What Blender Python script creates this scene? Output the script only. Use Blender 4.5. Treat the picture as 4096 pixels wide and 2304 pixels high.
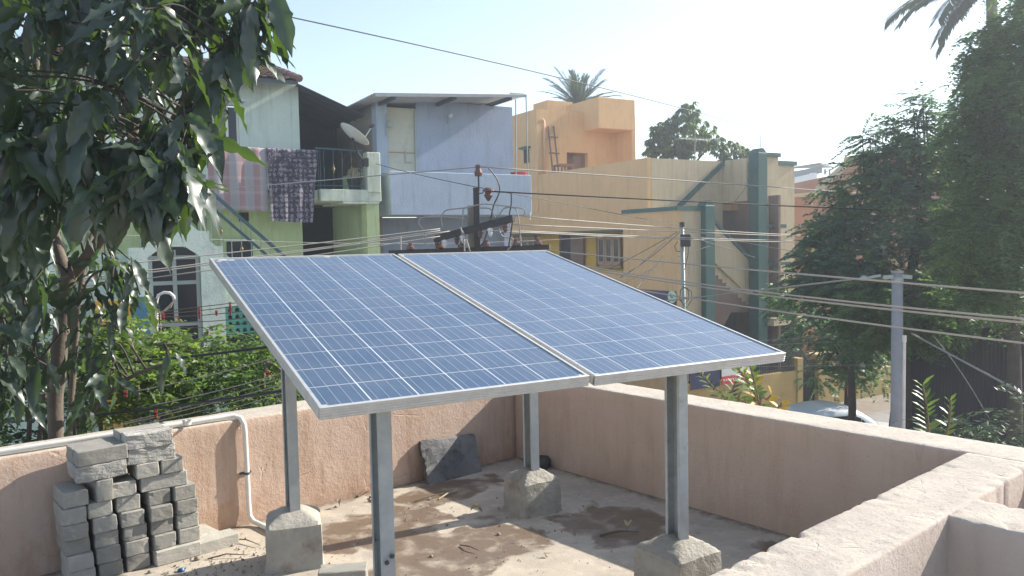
import bpy, bmesh, math, random
import numpy as np
from mathutils import Vector, Matrix, noise as mnoise
random.seed(7); RNG = np.random.default_rng(11)
R = math.radians
scene = bpy.context.scene
for o in list(bpy.data.objects): bpy.data.objects.remove(o)
# ------------------------------------------------------------------ camera
FPX, PIT, ROLL, CX, CY, CAMZ = 3185.9, 0.0556, -0.0198, 2048.0, 1152.0, 1.609   # photo pixels, radians, metres
_c, _s, _cr, _sr = math.cos(PIT), math.sin(PIT), math.cos(ROLL), math.sin(ROLL)
_fw, _up = Vector((0, _c, -_s)), Vector((0, _s, _c))
_right = Vector((1, 0, 0))*_cr + _up*_sr
_upv = Vector((1, 0, 0))*(-_sr) + _up*_cr
cd = bpy.data.cameras.new('camera'); cam = bpy.data.objects.new('camera', cd); scene.collection.objects.link(cam)
cam.matrix_world = Matrix(((_right.x, _upv.x, -_fw.x, 0), (_right.y, _upv.y, -_fw.y, 0), (_right.z, _upv.z, -_fw.z, CAMZ), (0, 0, 0, 1)))
cd.sensor_width = 36; cd.lens = FPX/4096*36; cd.clip_start = 0.05; cd.clip_end = 3000
scene.camera = cam
# ------------------------------------------------------------------ sky and sun
SUN = Vector((1.4470, 0.7390, 1.0)).normalized()
el, az = math.asin(SUN.z), math.atan2(SUN.x, SUN.y)
world = bpy.data.worlds.new('World'); scene.world = world; world.use_nodes = True
nt = world.node_tree; nt.nodes.clear()
sky = nt.nodes.new('ShaderNodeTexSky'); sky.sky_type = 'NISHITA'; sky.sun_disc = False
sky.sun_elevation = el; sky.sun_rotation = az; sky.air_density = 1.0; sky.dust_density = 0.6; sky.ozone_density = 1.6; sky.altitude = 300
bg = nt.nodes.new('ShaderNodeBackground'); bg.inputs[1].default_value = 0.14
wo = nt.nodes.new('ShaderNodeOutputWorld')
hs = nt.nodes.new('ShaderNodeHueSaturation'); hs.inputs['Saturation'].default_value = .78      # milky, humid sky
nt.links.new(sky.outputs[0], hs.inputs['Color']); nt.links.new(hs.outputs[0], bg.inputs[0]); nt.links.new(bg.outputs[0], wo.inputs[0])
sd = bpy.data.lights.new('sun', 'SUN'); sd.energy = 5.0; sd.angle = R(0.53); sd.color = (1.0, 0.94, 0.84)
sun = bpy.data.objects.new('sun', sd); scene.collection.objects.link(sun)
sun.rotation_euler = (-SUN).to_track_quat('-Z', 'Y').to_euler(); sun.location = (20, 9, 18)
scene.view_settings.view_transform = 'Standard'; scene.view_settings.look = 'None'
scene.view_settings.exposure = 0.92; scene.view_settings.gamma = 1.0; scene.view_settings.use_curve_mapping = False
# ------------------------------------------------------------------ frames of reference
def ray(px, py):
    u, v = px-CX, py-CY
    a = _cr*u+_sr*v; b = -_sr*u+_cr*v
    return Vector((a/FPX, _c-b/FPX*_s, -_s-b/FPX*_c))
def at(px, py, Y):
    d = ray(px, py); d = d*(Y/d.y); return Vector((d.x, d.y, d.z+CAMZ))
class Frame:
    def __init__(s, x, y, ang): s.o = Vector((x, y, 0)); s.a = ang; s.ex = Vector((math.cos(ang), math.sin(ang), 0)); s.ey = Vector((-math.sin(ang), math.cos(ang), 0))
    def w(s, x, y, z): return s.o + s.ex*x + s.ey*y + Vector((0, 0, z))
    def l(s, P): d = P-s.o; return Vector((d.dot(s.ex), d.dot(s.ey), P.z))
    def _hit(s, px, py, n, c):
        d = ray(px, py); P0 = Vector((0, 0, CAMZ))
        t = (c-(P0-s.o).dot(n))/d.dot(n); return s.l(P0+d*t)
    def py(s, px, py, c): p = s._hit(px, py, s.ey, c); return (p.x, p.z)     # on the plane y = c
    def px(s, px, py, c): p = s._hit(px, py, s.ex, c); return (p.y, p.z)     # on the plane x = c
    def pz(s, px, py, z): d = ray(px, py); t = (z-CAMZ)/d.z; return s.l(Vector((0, 0, CAMZ))+d*t)
ROOF = Frame(0.0086, 5.9466, R(40.573))      # origin: inner far corner of the terrace; x along the far-left parapet, y along the right parapet
ST = Frame(-1.24, 19.0, R(30))               # houses across the street: fronts face local -y
WORLD = Frame(0, 0, 0)
GZ = -3.6
# ------------------------------------------------------------------ mesh helpers
COL = scene.collection
BASE = {}
class MB:
    def __init__(s): s.v = []; s.f = []; s.m = []
    def add(s, vs, fs, m=0):
        n = len(s.v); s.v += [tuple(v) for v in vs]; s.f += [tuple(i+n for i in f) for f in fs]; s.m += [m]*len(fs); return s
    def box(s, x0, x1, y0, y1, z0, z1, m=0, bev=0):
        if x0 > x1: x0, x1 = x1, x0
        if y0 > y1: y0, y1 = y1, y0
        if z0 > z1: z0, z1 = z1, z0
        if not bev:
            return s.add([(x0,y0,z0),(x1,y0,z0),(x1,y1,z0),(x0,y1,z0),(x0,y0,z1),(x1,y0,z1),(x1,y1,z1),(x0,y1,z1)],
                  [(0,3,2,1),(4,5,6,7),(0,1,5,4),(1,2,6,5),(2,3,7,6),(3,0,4,7)], m)
        b = bev
        def ring(z, i): return [(x0+i,y0+i,z),(x1-i,y0+i,z),(x1-i,y1-i,z),(x0+i,y1-i,z)]
        def ring8(z): return [(x0+b,y0,z),(x1-b,y0,z),(x1,y0+b,z),(x1,y1-b,z),(x1-b,y1,z),(x0+b,y1,z),(x0,y1-b,z),(x0,y0+b,z)]
        vs = ring(z0, b)+ring8(z0+b)+ring8(z1-b)+ring(z1, b)
        fs = [(3,2,1,0),(20,21,22,23)]
        for i in range(8): j = (i+1) % 8; fs.append((4+i, 4+j, 12+j, 12+i))
        for k in range(4):
            fs.append((k, (k+1) % 4, 4+(2*k+1), 4+2*k)); fs.append((20+k, 12+2*k, 12+2*k+1, 20+(k+1) % 4))
            fs.append((k, 4+2*k, 4+(2*k-1) % 8)); fs.append((20+k, 12+(2*k-1) % 8, 12+2*k))
        return s.add(vs, fs, m)
    def prism(s, poly, y0, y1, ax='y', m=0):
        n = len(poly)
        def P(a, b, t): return (a, t, b) if ax == 'y' else ((t, a, b) if ax == 'x' else (a, b, t))
        vs = [P(a, b, y0) for a, b in poly]+[P(a, b, y1) for a, b in poly]
        fs = [tuple(range(n)), tuple(range(2*n-1, n-1, -1))]+[(i, i+n, (i+1) % n+n, (i+1) % n) for i in range(n)]
        return s.add(vs, fs, m)
    def tube(s, pts, r, n=6, m=0, cap=True):
        pts = [Vector(p) for p in pts]; rs = r if isinstance(r, (list, tuple)) else [r]*len(pts)
        vs = []; fs = []; prev = None
        for i, p in enumerate(pts):
            t = (pts[min(i+1, len(pts)-1)]-pts[max(i-1, 0)]);
            if t.length < 1e-9: t = Vector((0, 0, 1))
            t.normalize()
            if prev is None: prev = t.orthogonal().normalized()
            a = prev-t*prev.dot(t)
            if a.length < 1e-6: a = t.orthogonal()
            a.normalize(); prev = a; b = t.cross(a)
            for k in range(n):
                an = 2*math.pi*k/n; vs.append(p+(a*math.cos(an)+b*math.sin(an))*rs[i])
        for i in range(len(pts)-1):
            for k in range(n): fs.append((i*n+k, i*n+(k+1) % n, (i+1)*n+(k+1) % n, (i+1)*n+k))
        if cap: fs.append(tuple(range(n-1, -1, -1))); fs.append(tuple(range((len(pts)-1)*n, len(pts)*n)))
        return s.add(vs, fs, m)
    def lathe(s, prof, n=16, c=(0, 0, 0), axis=None, m=0):
        ax = Vector(axis or (0, 0, 1)).normalized(); a = ax.orthogonal().normalized(); b = ax.cross(a); c = Vector(c)
        vs = []; fs = []
        for r, h in prof:
            for k in range(n): an = 2*math.pi*k/n; vs.append(c+ax*h+(a*math.cos(an)+b*math.sin(an))*max(r, 1e-4))
        for i in range(len(prof)-1):
            for k in range(n): fs.append((i*n+k, i*n+(k+1) % n, (i+1)*n+(k+1) % n, (i+1)*n+k))
        fs.append(tuple(range(n-1, -1, -1))); fs.append(tuple(range((len(prof)-1)*n, len(prof)*n)))
        return s.add(vs, fs, m)
    def obox(s, p, q, w, h, m=0, side=None):                # a bar from p to q, w across (horizontal), h high
        p, q = Vector(p), Vector(q); t = (q-p).normalized()
        sd_ = Vector(side) if side is not None else (Vector((0, 0, 1)).cross(t) if abs(t.z) < .98 else Vector((1, 0, 0)))
        sd_ = (sd_-t*sd_.dot(t)).normalized(); up = t.cross(sd_)
        vs = [e+sd_*(a*w/2)+up*(b*h/2) for e in (p, q) for a, b in ((-1,-1),(1,-1),(1,1),(-1,1))]
        return s.add(vs, [(3,2,1,0),(4,5,6,7),(0,1,5,4),(1,2,6,5),(2,3,7,6),(3,0,4,7)], m)
def root_of(o):
    while o.parent: o = o.parent
    return o
def build(mb, name, mats, parent=None, smooth=False, local=False):
    me = bpy.data.meshes.new(name)
    b = BASE.get(root_of(parent).name, Vector((0, 0, 0))) if (parent and not local) else Vector((0, 0, 0))
    vs = [(v[0]-b[0], v[1]-b[1], v[2]-b[2]) for v in mb.v] if b.length else mb.v
    me.from_pydata(vs, [], mb.f)
    if not isinstance(mats, (list, tuple)): mats = [mats]
    for m_ in mats: me.materials.append(m_)
    if len(mats) > 1: me.polygons.foreach_set('material_index', mb.m)
    if smooth: me.polygons.foreach_set('use_smooth', [True]*len(me.polygons))
    me.update()
    o = bpy.data.objects.new(name, me); COL.objects.link(o)
    if parent: o.parent = parent
    return o
def tag(o, label=None, cat=None, group=None, kind=None):
    if label: o['label'] = label
    if cat: o['category'] = cat
    if group: o['group'] = group
    if kind: o['kind'] = kind
    return o
def thing(name, label, cat, frame=WORLD, base=(0, 0, 0), group=None):   # an Empty; parts are given in the frame's coordinates
    o = bpy.data.objects.new(name, None); COL.objects.link(o); o.empty_display_size = .2
    o.location = frame.w(*base); o.rotation_euler = (0, 0, frame.a)
    BASE[o.name] = Vector(base); return tag(o, label, cat, group)
def single(mb, name, mats, label, cat, frame=WORLD, base=(0, 0, 0), group=None, smooth=False, kind=None):
    b = Vector(base); mb.v = [(v[0]-b.x, v[1]-b.y, v[2]-b.z) for v in mb.v]
    o = build(mb, name, mats, None, smooth); o.location = frame.w(*base); o.rotation_euler = (0, 0, frame.a)
    BASE[o.name] = b
    return tag(o, label, cat, group, kind)
def fast_mesh(name, V, F, mats, parent=None, smooth=False, quads=True):
    """V (n,3) array, F (m,k) array of equal-sized faces"""
    me = bpy.data.meshes.new(name); k = F.shape[1]
    if parent is not None: V = V-np.array(BASE.get(root_of(parent).name, Vector((0, 0, 0))))
    me.vertices.add(len(V)); me.vertices.foreach_set('co', np.ascontiguousarray(V, dtype=np.float32).ravel())
    me.loops.add(F.size); me.loops.foreach_set('vertex_index', np.ascontiguousarray(F, dtype=np.int32).ravel())
    me.polygons.add(len(F)); me.polygons.foreach_set('loop_start', np.arange(0, F.size, k, dtype=np.int32))
    me.polygons.foreach_set('loop_total', np.full(len(F), k, dtype=np.int32))
    if smooth: me.polygons.foreach_set('use_smooth', np.ones(len(F), dtype=bool))
    me.update(calc_edges=True)
    for m_ in (mats if isinstance(mats, (list, tuple)) else [mats]): me.materials.append(m_)
    o = bpy.data.objects.new(name, me); COL.objects.link(o)
    if parent is not None: o.parent = parent
    return o
# ------------------------------------------------------------------ materials
M = {}
def nodes(name):
    m = bpy.data.materials.new(name); m.use_nodes = True; t = m.node_tree; t.nodes.clear()
    out = t.nodes.new('ShaderNodeOutputMaterial'); return m, t, out
def N(t, typ, **kw):
    n = t.nodes.new('ShaderNode'+typ)
    for k, v in kw.items():
        if k.startswith('i_'):
            key = k[2:]; key = int(key) if key.isdigit() else key
            n.inputs[key].default_value = v
        else: setattr(n, k, v)
    return n
def noise_tex(t, scale, detail=5, rough=.6, stretch=None, src=None, dist=0):
    if src is None: src = N(t, 'NewGeometry').outputs['Position']
    if stretch:
        mp = N(t, 'Mapping'); mp.inputs['Scale'].default_value = stretch; t.links.new(src, mp.inputs[0]); src = mp.outputs[0]
    n = N(t, 'TexNoise'); n.inputs['Scale'].default_value = scale; n.inputs['Detail'].default_value = detail; n.inputs['Roughness'].default_value = rough
    n.inputs['Distortion'].default_value = dist
    t.links.new(src, n.inputs['Vector']); return n.outputs['Fac']
def ramp(t, fac, lo, hi):
    r = N(t, 'MapRange'); r.inputs[1].default_value = lo; r.inputs[2].default_value = hi; t.links.new(fac, r.inputs[0]); return r.outputs[0]
def mixc(t, fac, a, b):
    n = N(t, 'Mix', data_type='RGBA')
    if isinstance(fac, float): n.inputs[0].default_value = fac
    else: t.links.new(fac, n.inputs[0])
    for i, c in ((6, a), (7, b)):
        if isinstance(c, (tuple, list)): n.inputs[i].default_value = (*c, 1)
        else: t.links.new(c, n.inputs[i])
    return n.outputs[2]
def mth(t, op, a, b=None):
    n = N(t, 'Math', operation=op)
    for i, x in ((0, a), (1, b)):
        if x is None: continue
        if isinstance(x, (int, float)): n.inputs[i].default_value = x
        else: t.links.new(x, n.inputs[i])
    return n.outputs[0]
def bumpn(t, h, strength, dist, prev=None):
    b = N(t, 'Bump'); b.inputs['Strength'].default_value = strength; b.inputs['Distance'].default_value = dist; t.links.new(h, b.inputs['Height'])
    if prev is not None: t.links.new(prev, b.inputs['Normal'])
    return b.outputs[0]
def surf(name, col, col2=None, rough=.8, scale=4, bump=.15, bscale=40, bdist=.004, metal=0, coat=0, lo=.35, hi=.65, stretch=None, dirt=None, dscale=1.5, dlo=.55, dhi=.7, spec=.5, detail=6, dstretch=None):
    m, t, out = nodes(name); p = N(t, 'BsdfPrincipled')
    c = col
    if col2: c = mixc(t, ramp(t, noise_tex(t, scale, detail, .65, stretch), lo, hi), col, col2)
    if dirt: c = mixc(t, ramp(t, noise_tex(t, dscale, 8, .7, dstretch), dlo, dhi), c, dirt)
    if isinstance(c, tuple): p.inputs['Base Color'].default_value = (*c, 1)
    else: t.links.new(c, p.inputs['Base Color'])
    p.inputs['Roughness'].default_value = rough; p.inputs['Metallic'].default_value = metal; p.inputs['Specular IOR Level'].default_value = spec
    p.inputs['Coat Weight'].default_value = coat
    if bump: t.links.new(bumpn(t, noise_tex(t, bscale, 6, .65), bump, bdist), p.inputs['Normal'])
    t.links.new(p.outputs[0], out.inputs[0]); M[name] = m; return m
def leafmat(name, c1, c2, trans, tw=.3, rough=.45, scale=2.0, spec=.5):
    m, t, out = nodes(name); p = N(t, 'BsdfPrincipled'); tr = N(t, 'BsdfTranslucent'); mx = N(t, 'MixShader')
    f = ramp(t, noise_tex(t, scale, 4, .7), .35, .65)
    t.links.new(mixc(t, f, c1, c2), p.inputs['Base Color']); p.inputs['Roughness'].default_value = rough; p.inputs['Specular IOR Level'].default_value = spec
    t.links.new(mixc(t, f, trans, tuple(x*1.35 for x in trans)), tr.inputs['Color'])
    mx.inputs[0].default_value = tw; t.links.new(p.outputs[0], mx.inputs[1]); t.links.new(tr.outputs[0], mx.inputs[2]); t.links.new(mx.outputs[0], out.inputs[0])
    M[name] = m; return m
# ================================================================== materials of the terrace
PP, WT = 0.622, 0.275          # parapet height and thickness
def plaster_mat(name, c1, c2, stain, top1, top2, sscale=1.0, stain_amt=.75):
    m, t, out = nodes(name); p = N(t, 'BsdfPrincipled'); g = N(t, 'NewGeometry')
    sp0 = N(t, 'SeparateXYZ'); t.links.new(g.outputs['Position'], sp0.inputs[0]); hz_ = sp0.outputs[2]      # soil splash on the lowest courses
    side = mixc(t, ramp(t, noise_tex(t, 3.2, 7, .7), .3, .7), c1, c2)
    st = ramp(t, noise_tex(t, 2.2*sscale, 8, .75, (3.6, 3.6, .42)), .485, .70)
    st = mth(t, 'MULTIPLY', st, stain_amt)
    sp = ramp(t, noise_tex(t, 1.7, 5, .6), .45, .75)
    side = mixc(t, st, side, stain)
    low = ramp(t, mth(t, 'ADD', noise_tex(t, 4.5, 7, .75, (1, 1, .5)), mth(t, 'MULTIPLY', hz_, -.55)), .38, .60)
    side = mixc(t, mth(t, 'MULTIPLY', low, .85*stain_amt), side, stain)
    side = mixc(t, mth(t, 'MULTIPLY', sp, .5), side, tuple(x*.8 for x in c2))
    fl = ramp(t, noise_tex(t, 55, 3, .6), .66, .74)
    side = mixc(t, mth(t, 'MULTIPLY', fl, .45), side, tuple(x*.55 for x in c2))
    top = mixc(t, ramp(t, noise_tex(t, 5, 8, .75), .4, .68), top1, top2)
    top = mixc(t, mth(t, 'MULTIPLY', ramp(t, noise_tex(t, 38, 4, .7), .56, .7), .6), top, tuple(x*.66 for x in top2))
    top = mixc(t, mth(t, 'MULTIPLY', ramp(t, noise_tex(t, 2.6, 9, .75), .52, .64), .45), top, (.36, .33, .29))
    top = mixc(t, mth(t, 'MULTIPLY', ramp(t, noise_tex(t, 120, 3, .6), .60, .70), .55), top, (.25, .21, .17))
    sx = N(t, 'SeparateXYZ'); t.links.new(g.outputs['Normal'], sx.inputs[0])
    c = mixc(t, ramp(t, sx.outputs[2], .55, .8), side, top)
    t.links.new(c, p.inputs['Base Color']); p.inputs['Roughness'].default_value = .9; p.inputs['Specular IOR Level'].default_value = .25
    b1 = bumpn(t, noise_tex(t, 12, 6, .65), .5, .014); b2 = bumpn(t, noise_tex(t, 60, 6, .75), .75, .006, b1)
    vr = N(t, 'TexVoronoi', feature='DISTANCE_TO_EDGE'); vr.inputs['Scale'].default_value = 1.7; t.links.new(N(t, 'NewGeometry').outputs['Position'], vr.inputs['Vector'])
    nzv = noise_tex(t, 5, 5, .7); cr_ = ramp(t, mth(t, 'ADD', vr.outputs['Distance'], mth(t, 'MULTIPLY', mth(t, 'SUBTRACT', nzv, .42), .12)), .006, .0)
    b2 = bumpn(t, mth(t, 'SUBTRACT', 1.0, cr_), .6, .006, b2)
    t.links.new(b2, p.inputs['Normal']); t.links.new(p.outputs[0], out.inputs[0]); M[name] = m; return m
plaster_mat('terrace_plaster', (.61, .46, .365), (.54, .39, .30), (.37, .215, .13), (.55, .49, .41), (.45, .39, .33))
plaster_mat('terrace_plaster_lane', (.60, .45, .355), (.54, .39, .305), (.40, .25, .165), (.55, .49, .41), (.45, .39, .33), stain_amt=.42)
plaster_mat('terrace_plaster_grey', (.53, .44, .38), (.47, .38, .32), (.38, .28, .22), (.53, .47, .39), (.43, .37, .32), stain_amt=.35)
def floor_mat():
    m, t, out = nodes('terrace_floor'); p = N(t, 'BsdfPrincipled'); tc = N(t, 'TexCoord')
    P = tc.outputs['Object']
    c = mixc(t, ramp(t, noise_tex(t, 2.3, 8, .7), .32, .66), (.52, .452, .36), (.36, .316, .262))
    c = mixc(t, mth(t, 'MULTIPLY', ramp(t, noise_tex(t, 9, 6, .7), .5, .68), .55), c, (.60, .53, .43))
    c = mixc(t, mth(t, 'MULTIPLY', ramp(t, noise_tex(t, 60, 4, .75), .6, .72), .6), c, (.17, .13, .10))
    sp1 = N(t, 'SeparateXYZ'); t.links.new(P, sp1.inputs[0]); wd = mth(t, 'MINIMUM', mth(t, 'ABSOLUTE', sp1.outputs[0]), mth(t, 'ABSOLUTE', sp1.outputs[1]))
    c = mixc(t, mth(t, 'MULTIPLY', ramp(t, mth(t, 'ADD', wd, mth(t, 'MULTIPLY', mth(t, 'SUBTRACT', noise_tex(t, 11, 7, .75, src=P), .5), .28)), .07, .0), .75), c, (.13, .10, .075))      # washed-in dirt
    wet = None
    for (x, y, rx, ry) in ((-1.56, -.60, .46, .27), (-1.48, -1.20, .52, .34), (-.56, -1.50, .30, .36), (-.95, -.33, .46, .22), (-2.9, -1.1, .3, .5), (-.2, -2.5, .25, .3)):
        mp = N(t, 'Mapping', vector_type='POINT'); mp.inputs['Location'].default_value = (-x/rx, -y/ry, 0); mp.inputs['Scale'].default_value = (1/rx, 1/ry, 0)
        t.links.new(P, mp.inputs[0]); ln = N(t, 'VectorMath', operation='LENGTH'); t.links.new(mp.outputs[0], ln.inputs[0])
        wet = ln.outputs['Value'] if wet is None else mth(t, 'MINIMUM', wet, ln.outputs['Value'])
    w = mth(t, 'ADD', wet, mth(t, 'MULTIPLY', mth(t, 'SUBTRACT', noise_tex(t, 4, 6, .55, src=P, dist=.6), .5), 2.2))
    wm = ramp(t, w, 1.08, .88)
    wm2 = mth(t, 'MULTIPLY', wm, ramp(t, noise_tex(t, 6.5, 5, .6), .25, .5))
    c = mixc(t, mth(t, 'MULTIPLY', wm2, .88), c, (.145, .098, .064))
    t.links.new(c, p.inputs['Base Color'])
    r = N(t, 'MapRange'); r.inputs[3].default_value = .92; r.inputs[4].default_value = .34; t.links.new(wm2, r.inputs[0]); t.links.new(r.outputs[0], p.inputs['Roughness'])
    p.inputs['Specular IOR Level'].default_value = .35
    b1 = bumpn(t, noise_tex(t, 7, 5, .6), .3, .02); b2 = bumpn(t, noise_tex(t, 70, 6, .75), .5, .004, b1)
    t.links.new(b2, p.inputs['Normal']); t.links.new(p.outputs[0], out.inputs[0]); M['terrace_floor'] = m
floor_mat()
surf('pedestal', (.44, .41, .35), (.33, .31, .27), .95, 6, .7, 45, .008, dirt=(.22, .17, .12), dscale=5, dlo=.56, dhi=.72)
surf('pedestal_rough', (.42, .39, .33), (.30, .28, .24), .95, 6, .9, 22, .02, dirt=(.22, .17, .12), dscale=5, dlo=.52, dhi=.72)
surf('fly_ash_brick', (.40, .38, .33), (.33, .315, .28), .95, 9, .6, 60, .004, dirt=(.48, .45, .39), dscale=14, dlo=.56, dhi=.7)
surf('fly_ash_brick_rough', (.42, .40, .36), (.32, .31, .285), .95, 14, 1.0, 34, .012, dirt=(.48, .46, .43), dscale=18, dlo=.54, dhi=.66)
surf('galvanised', (.44, .46, .46), (.36, .38, .38), .55, 16, .15, 60, .001, metal=.2, dirt=(.20, .20, .19), dscale=6, dlo=.62, dhi=.72)
surf('aluminium', (.66, .65, .62), (.58, .57, .54), .42, 25, .06, 90, .0006, metal=.55, dirt=(.33, .29, .24), dscale=9, dlo=.60, dhi=.78)
surf('white_pvc', (.74, .71, .66), (.66, .62, .56), .5, 5, .05, dirt=(.42, .35, .28), dscale=4, dlo=.6, dhi=.75)
surf('dark_slab', (.13, .13, .125), (.24, .23, .215), .7, 7, .7, 18, .014, dirt=(.05, .052, .056), dscale=3.5, dlo=.45, dhi=.6)
surf('dark_stone', (.06, .06, .06), (.10, .095, .09), .85, 9, .6, 26, .01)
surf('steel_dark', (.10, .105, .11), None, .5, metal=.5, bump=0)
surf('twig', (.20, .13, .08), (.13, .085, .055), .9, 20, .3)
surf('twig_pale', (.52, .44, .32), (.40, .32, .22), .9, 20, .2)
surf('dry_leaf', (.46, .40, .24), (.33, .25, .13), .8, 12, .1)
surf('pebble', (.34, .30, .25), (.22, .19, .16), .95, 9, .5)
surf('blue_plastic', (.03, .12, .26), None, .4, bump=0)
surf('busbar', (.62, .65, .68), None, .35, metal=.6, bump=0, coat=1)
def cell_mat():
    m, t, out = nodes('cell_blue'); p = N(t, 'BsdfPrincipled')
    v = N(t, 'TexVoronoi'); v.inputs['Scale'].default_value = 95; oi = N(t, 'ObjectInfo')
    t.links.new(N(t, 'NewGeometry').outputs['Position'], v.inputs['Vector'])
    sv = N(t, 'SeparateXYZ'); t.links.new(v.outputs['Color'], sv.inputs[0])
    c = mixc(t, sv.outputs[0], (.008, .040, .094), (.016, .060, .126))
    c = mixc(t, mth(t, 'MULTIPLY', oi.outputs['Random'], .35), c, (.03, .05, .09))
    du = ramp(t, noise_tex(t, 3.2, 7, .65), .35, .75)
    c = mixc(t, mth(t, 'ADD', mth(t, 'MULTIPLY', du, .12), .015), c, (.40, .41, .40))
    t.links.new(c, p.inputs['Base Color']); p.inputs['Roughness'].default_value = .45
    p.inputs['Coat Weight'].default_value = .8; p.inputs['Coat IOR'].default_value = 1.5
    rr = N(t, 'MapRange'); rr.inputs[3].default_value = .10; rr.inputs[4].default_value = .22; t.links.new(du, rr.inputs[0]); t.links.new(rr.outputs[0], p.inputs['Coat Roughness'])
    t.links.new(p.outputs[0], out.inputs[0]); M['cell_blue'] = m
cell_mat()
surf('backsheet', (.66, .69, .72), None, .5, bump=0, coat=1)
# ================================================================== the setting
surf('soil', (.27, .215, .16), (.20, .16, .12), .95, .4, .5, 6, .03, dirt=(.32, .28, .22), dscale=1.2)
surf('street_concrete', (.30, .28, .25), (.24, .225, .20), .92, .9, .4, 14, .01, dirt=(.17, .155, .135), dscale=.8)
g = MB().add([(-900, -900, GZ), (900, -900, GZ), (900, 900, GZ), (-900, 900, GZ)], [(0, 1, 2, 3)])
tag(build(g, 'ground', M['soil']), kind='structure')
g = MB().add([ST.w(-40, -7.6, GZ+.008), ST.w(60, -7.6, GZ+.008), ST.w(60, -2.2, GZ+.008), ST.w(-40, -2.2, GZ+.008)], [(0, 1, 2, 3)])
tag(build(g, 'street', M['street_concrete']), kind='structure')
g = MB().add([ROOF.w(1.2, -14, GZ+.012), ROOF.w(5.6, -14, GZ+.012), ROOF.w(5.6, 8, GZ+.012), ROOF.w(1.2, 8, GZ+.012)], [(0, 1, 2, 3)])
tag(build(g, 'side_lane', M['street_concrete']), kind='structure')
fl = MB().add([(-7, -7, 0), (0.02, -7, 0), (.02, .02, 0), (-7, .02, 0)], [(0, 1, 2, 3)])
fo = build(fl, 'terrace_floor', M['terrace_floor']); fo.location = ROOF.o; fo.rotation_euler = (0, 0, ROOF.a); tag(fo, kind='structure')
bt = thing('terrace_house', 'flat roofed house carrying the terrace in the foreground', 'house', ROOF, (0, 0, GZ))
build(MB().box(-7, WT-.004, -7, WT-.004, GZ, -.012), 'wall', M['terrace_plaster_grey'], bt)
def parapet(name, label, p0, p1, out, mat, step=.04, amp=.004, chips=0, seed=0, drop=0):
    """a plastered wall from p0 to p1 (inner foot line, roof coords), thickness towards 'out'"""
    p0, p1, o = Vector(p0), Vector(p1), Vector(out); L = (p1-p0).length; d = (p1-p0)/L
    n = max(2, int(L/step))
    prof = [(0, .0)]+[(0, PP*k/10) for k in range(1, 10)]+[(0, PP-.012), (.004, PP-.003), (.012, PP)]+[(.012+(WT-.024)*k/8, PP) for k in range(1, 8)]+[(WT-.012, PP), (WT-.004, PP-.003), (WT, PP-.012), (WT, 0)]
    V = []; F = []; k = len(prof)
    for i in range(n+1):
        q = p0+d*(L*i/n)
        for j, (a, z) in enumerate(prof):
            w = q+o*a; nz = mnoise.noise_vector(Vector((w.x*5+seed, w.y*5, z*5)))*.4
            nz2 = mnoise.noise_vector(Vector((w.x*55+seed, w.y*55, z*55)))
            e = amp*(2.2 if 9 < j < 22 else 1)
            dz = e*(nz.z*.7+nz2.z*.5)*(.6 if 12 < j < 20 else 1); dn = e*(nz.x*.7+nz2.x*.5) if z > 0 else 0
            if chips and j in (10, 11, 12, 13, 20, 21, 22, 19):
                c = mnoise.noise(Vector((w.x*16+seed*3, w.y*16, 4)))+.5*mnoise.noise(Vector((w.x*3+seed, w.y*3, 9)))
                if c > .25:
                    dz -= chips*(c-.25)*(1.2+nz2.y); dn += (chips*.9*(c-.25)*(1 if j < 16 else -1))*(1+nz2.z)
            w = w+o*dn; V.append((w.x, w.y, z+dz-(drop if z > 0 else 0)))
    for i in range(n):
        for j in range(k-1): F.append((i*k+j, i*k+j+1, (i+1)*k+j+1, (i+1)*k+j))
    F.append(tuple(range(k-1, -1, -1))); F.append(tuple(range(n*k, n*k+k)))
    mb = MB().add(V, F); bs = (p0+p1)/2
    o_ = single(mb, 'parapet_wall', M[mat], label, 'wall', ROOF, (bs.x, bs.y, 0), smooth=True); return o_
parapet('parapet_wall', 'long sunlit pink plastered parapet behind the brick stack and solar stand', (-7, 0, 0), (0, 0, 0), (0, 1, 0), 'terrace_plaster', .05, .0025)
parapet('parapet_wall', 'shaded pink parapet with pale top running along the lane side', (0, WT, 0), (0, -7, 0), (1, 0, 0), 'terrace_plaster_lane', .05, .002, seed=5)
parapet('parapet_wall', 'wide sunlit rough topped parapet crossing the bottom right foreground', (0, -3.13, 0), (-7, -3.13, 0), (0, -1, 0), 'terrace_plaster_grey', .014, .0015, chips=.020, seed=9)
parapet('parapet_wall', 'short parapet branching toward the right edge from the foreground parapet', (-.645, -3.13-WT+.035, 0), (-.645, -7, 0), (-1, 0, 0), 'terrace_plaster_grey', .018, .0015, chips=.014, seed=13, drop=.003)
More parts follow.
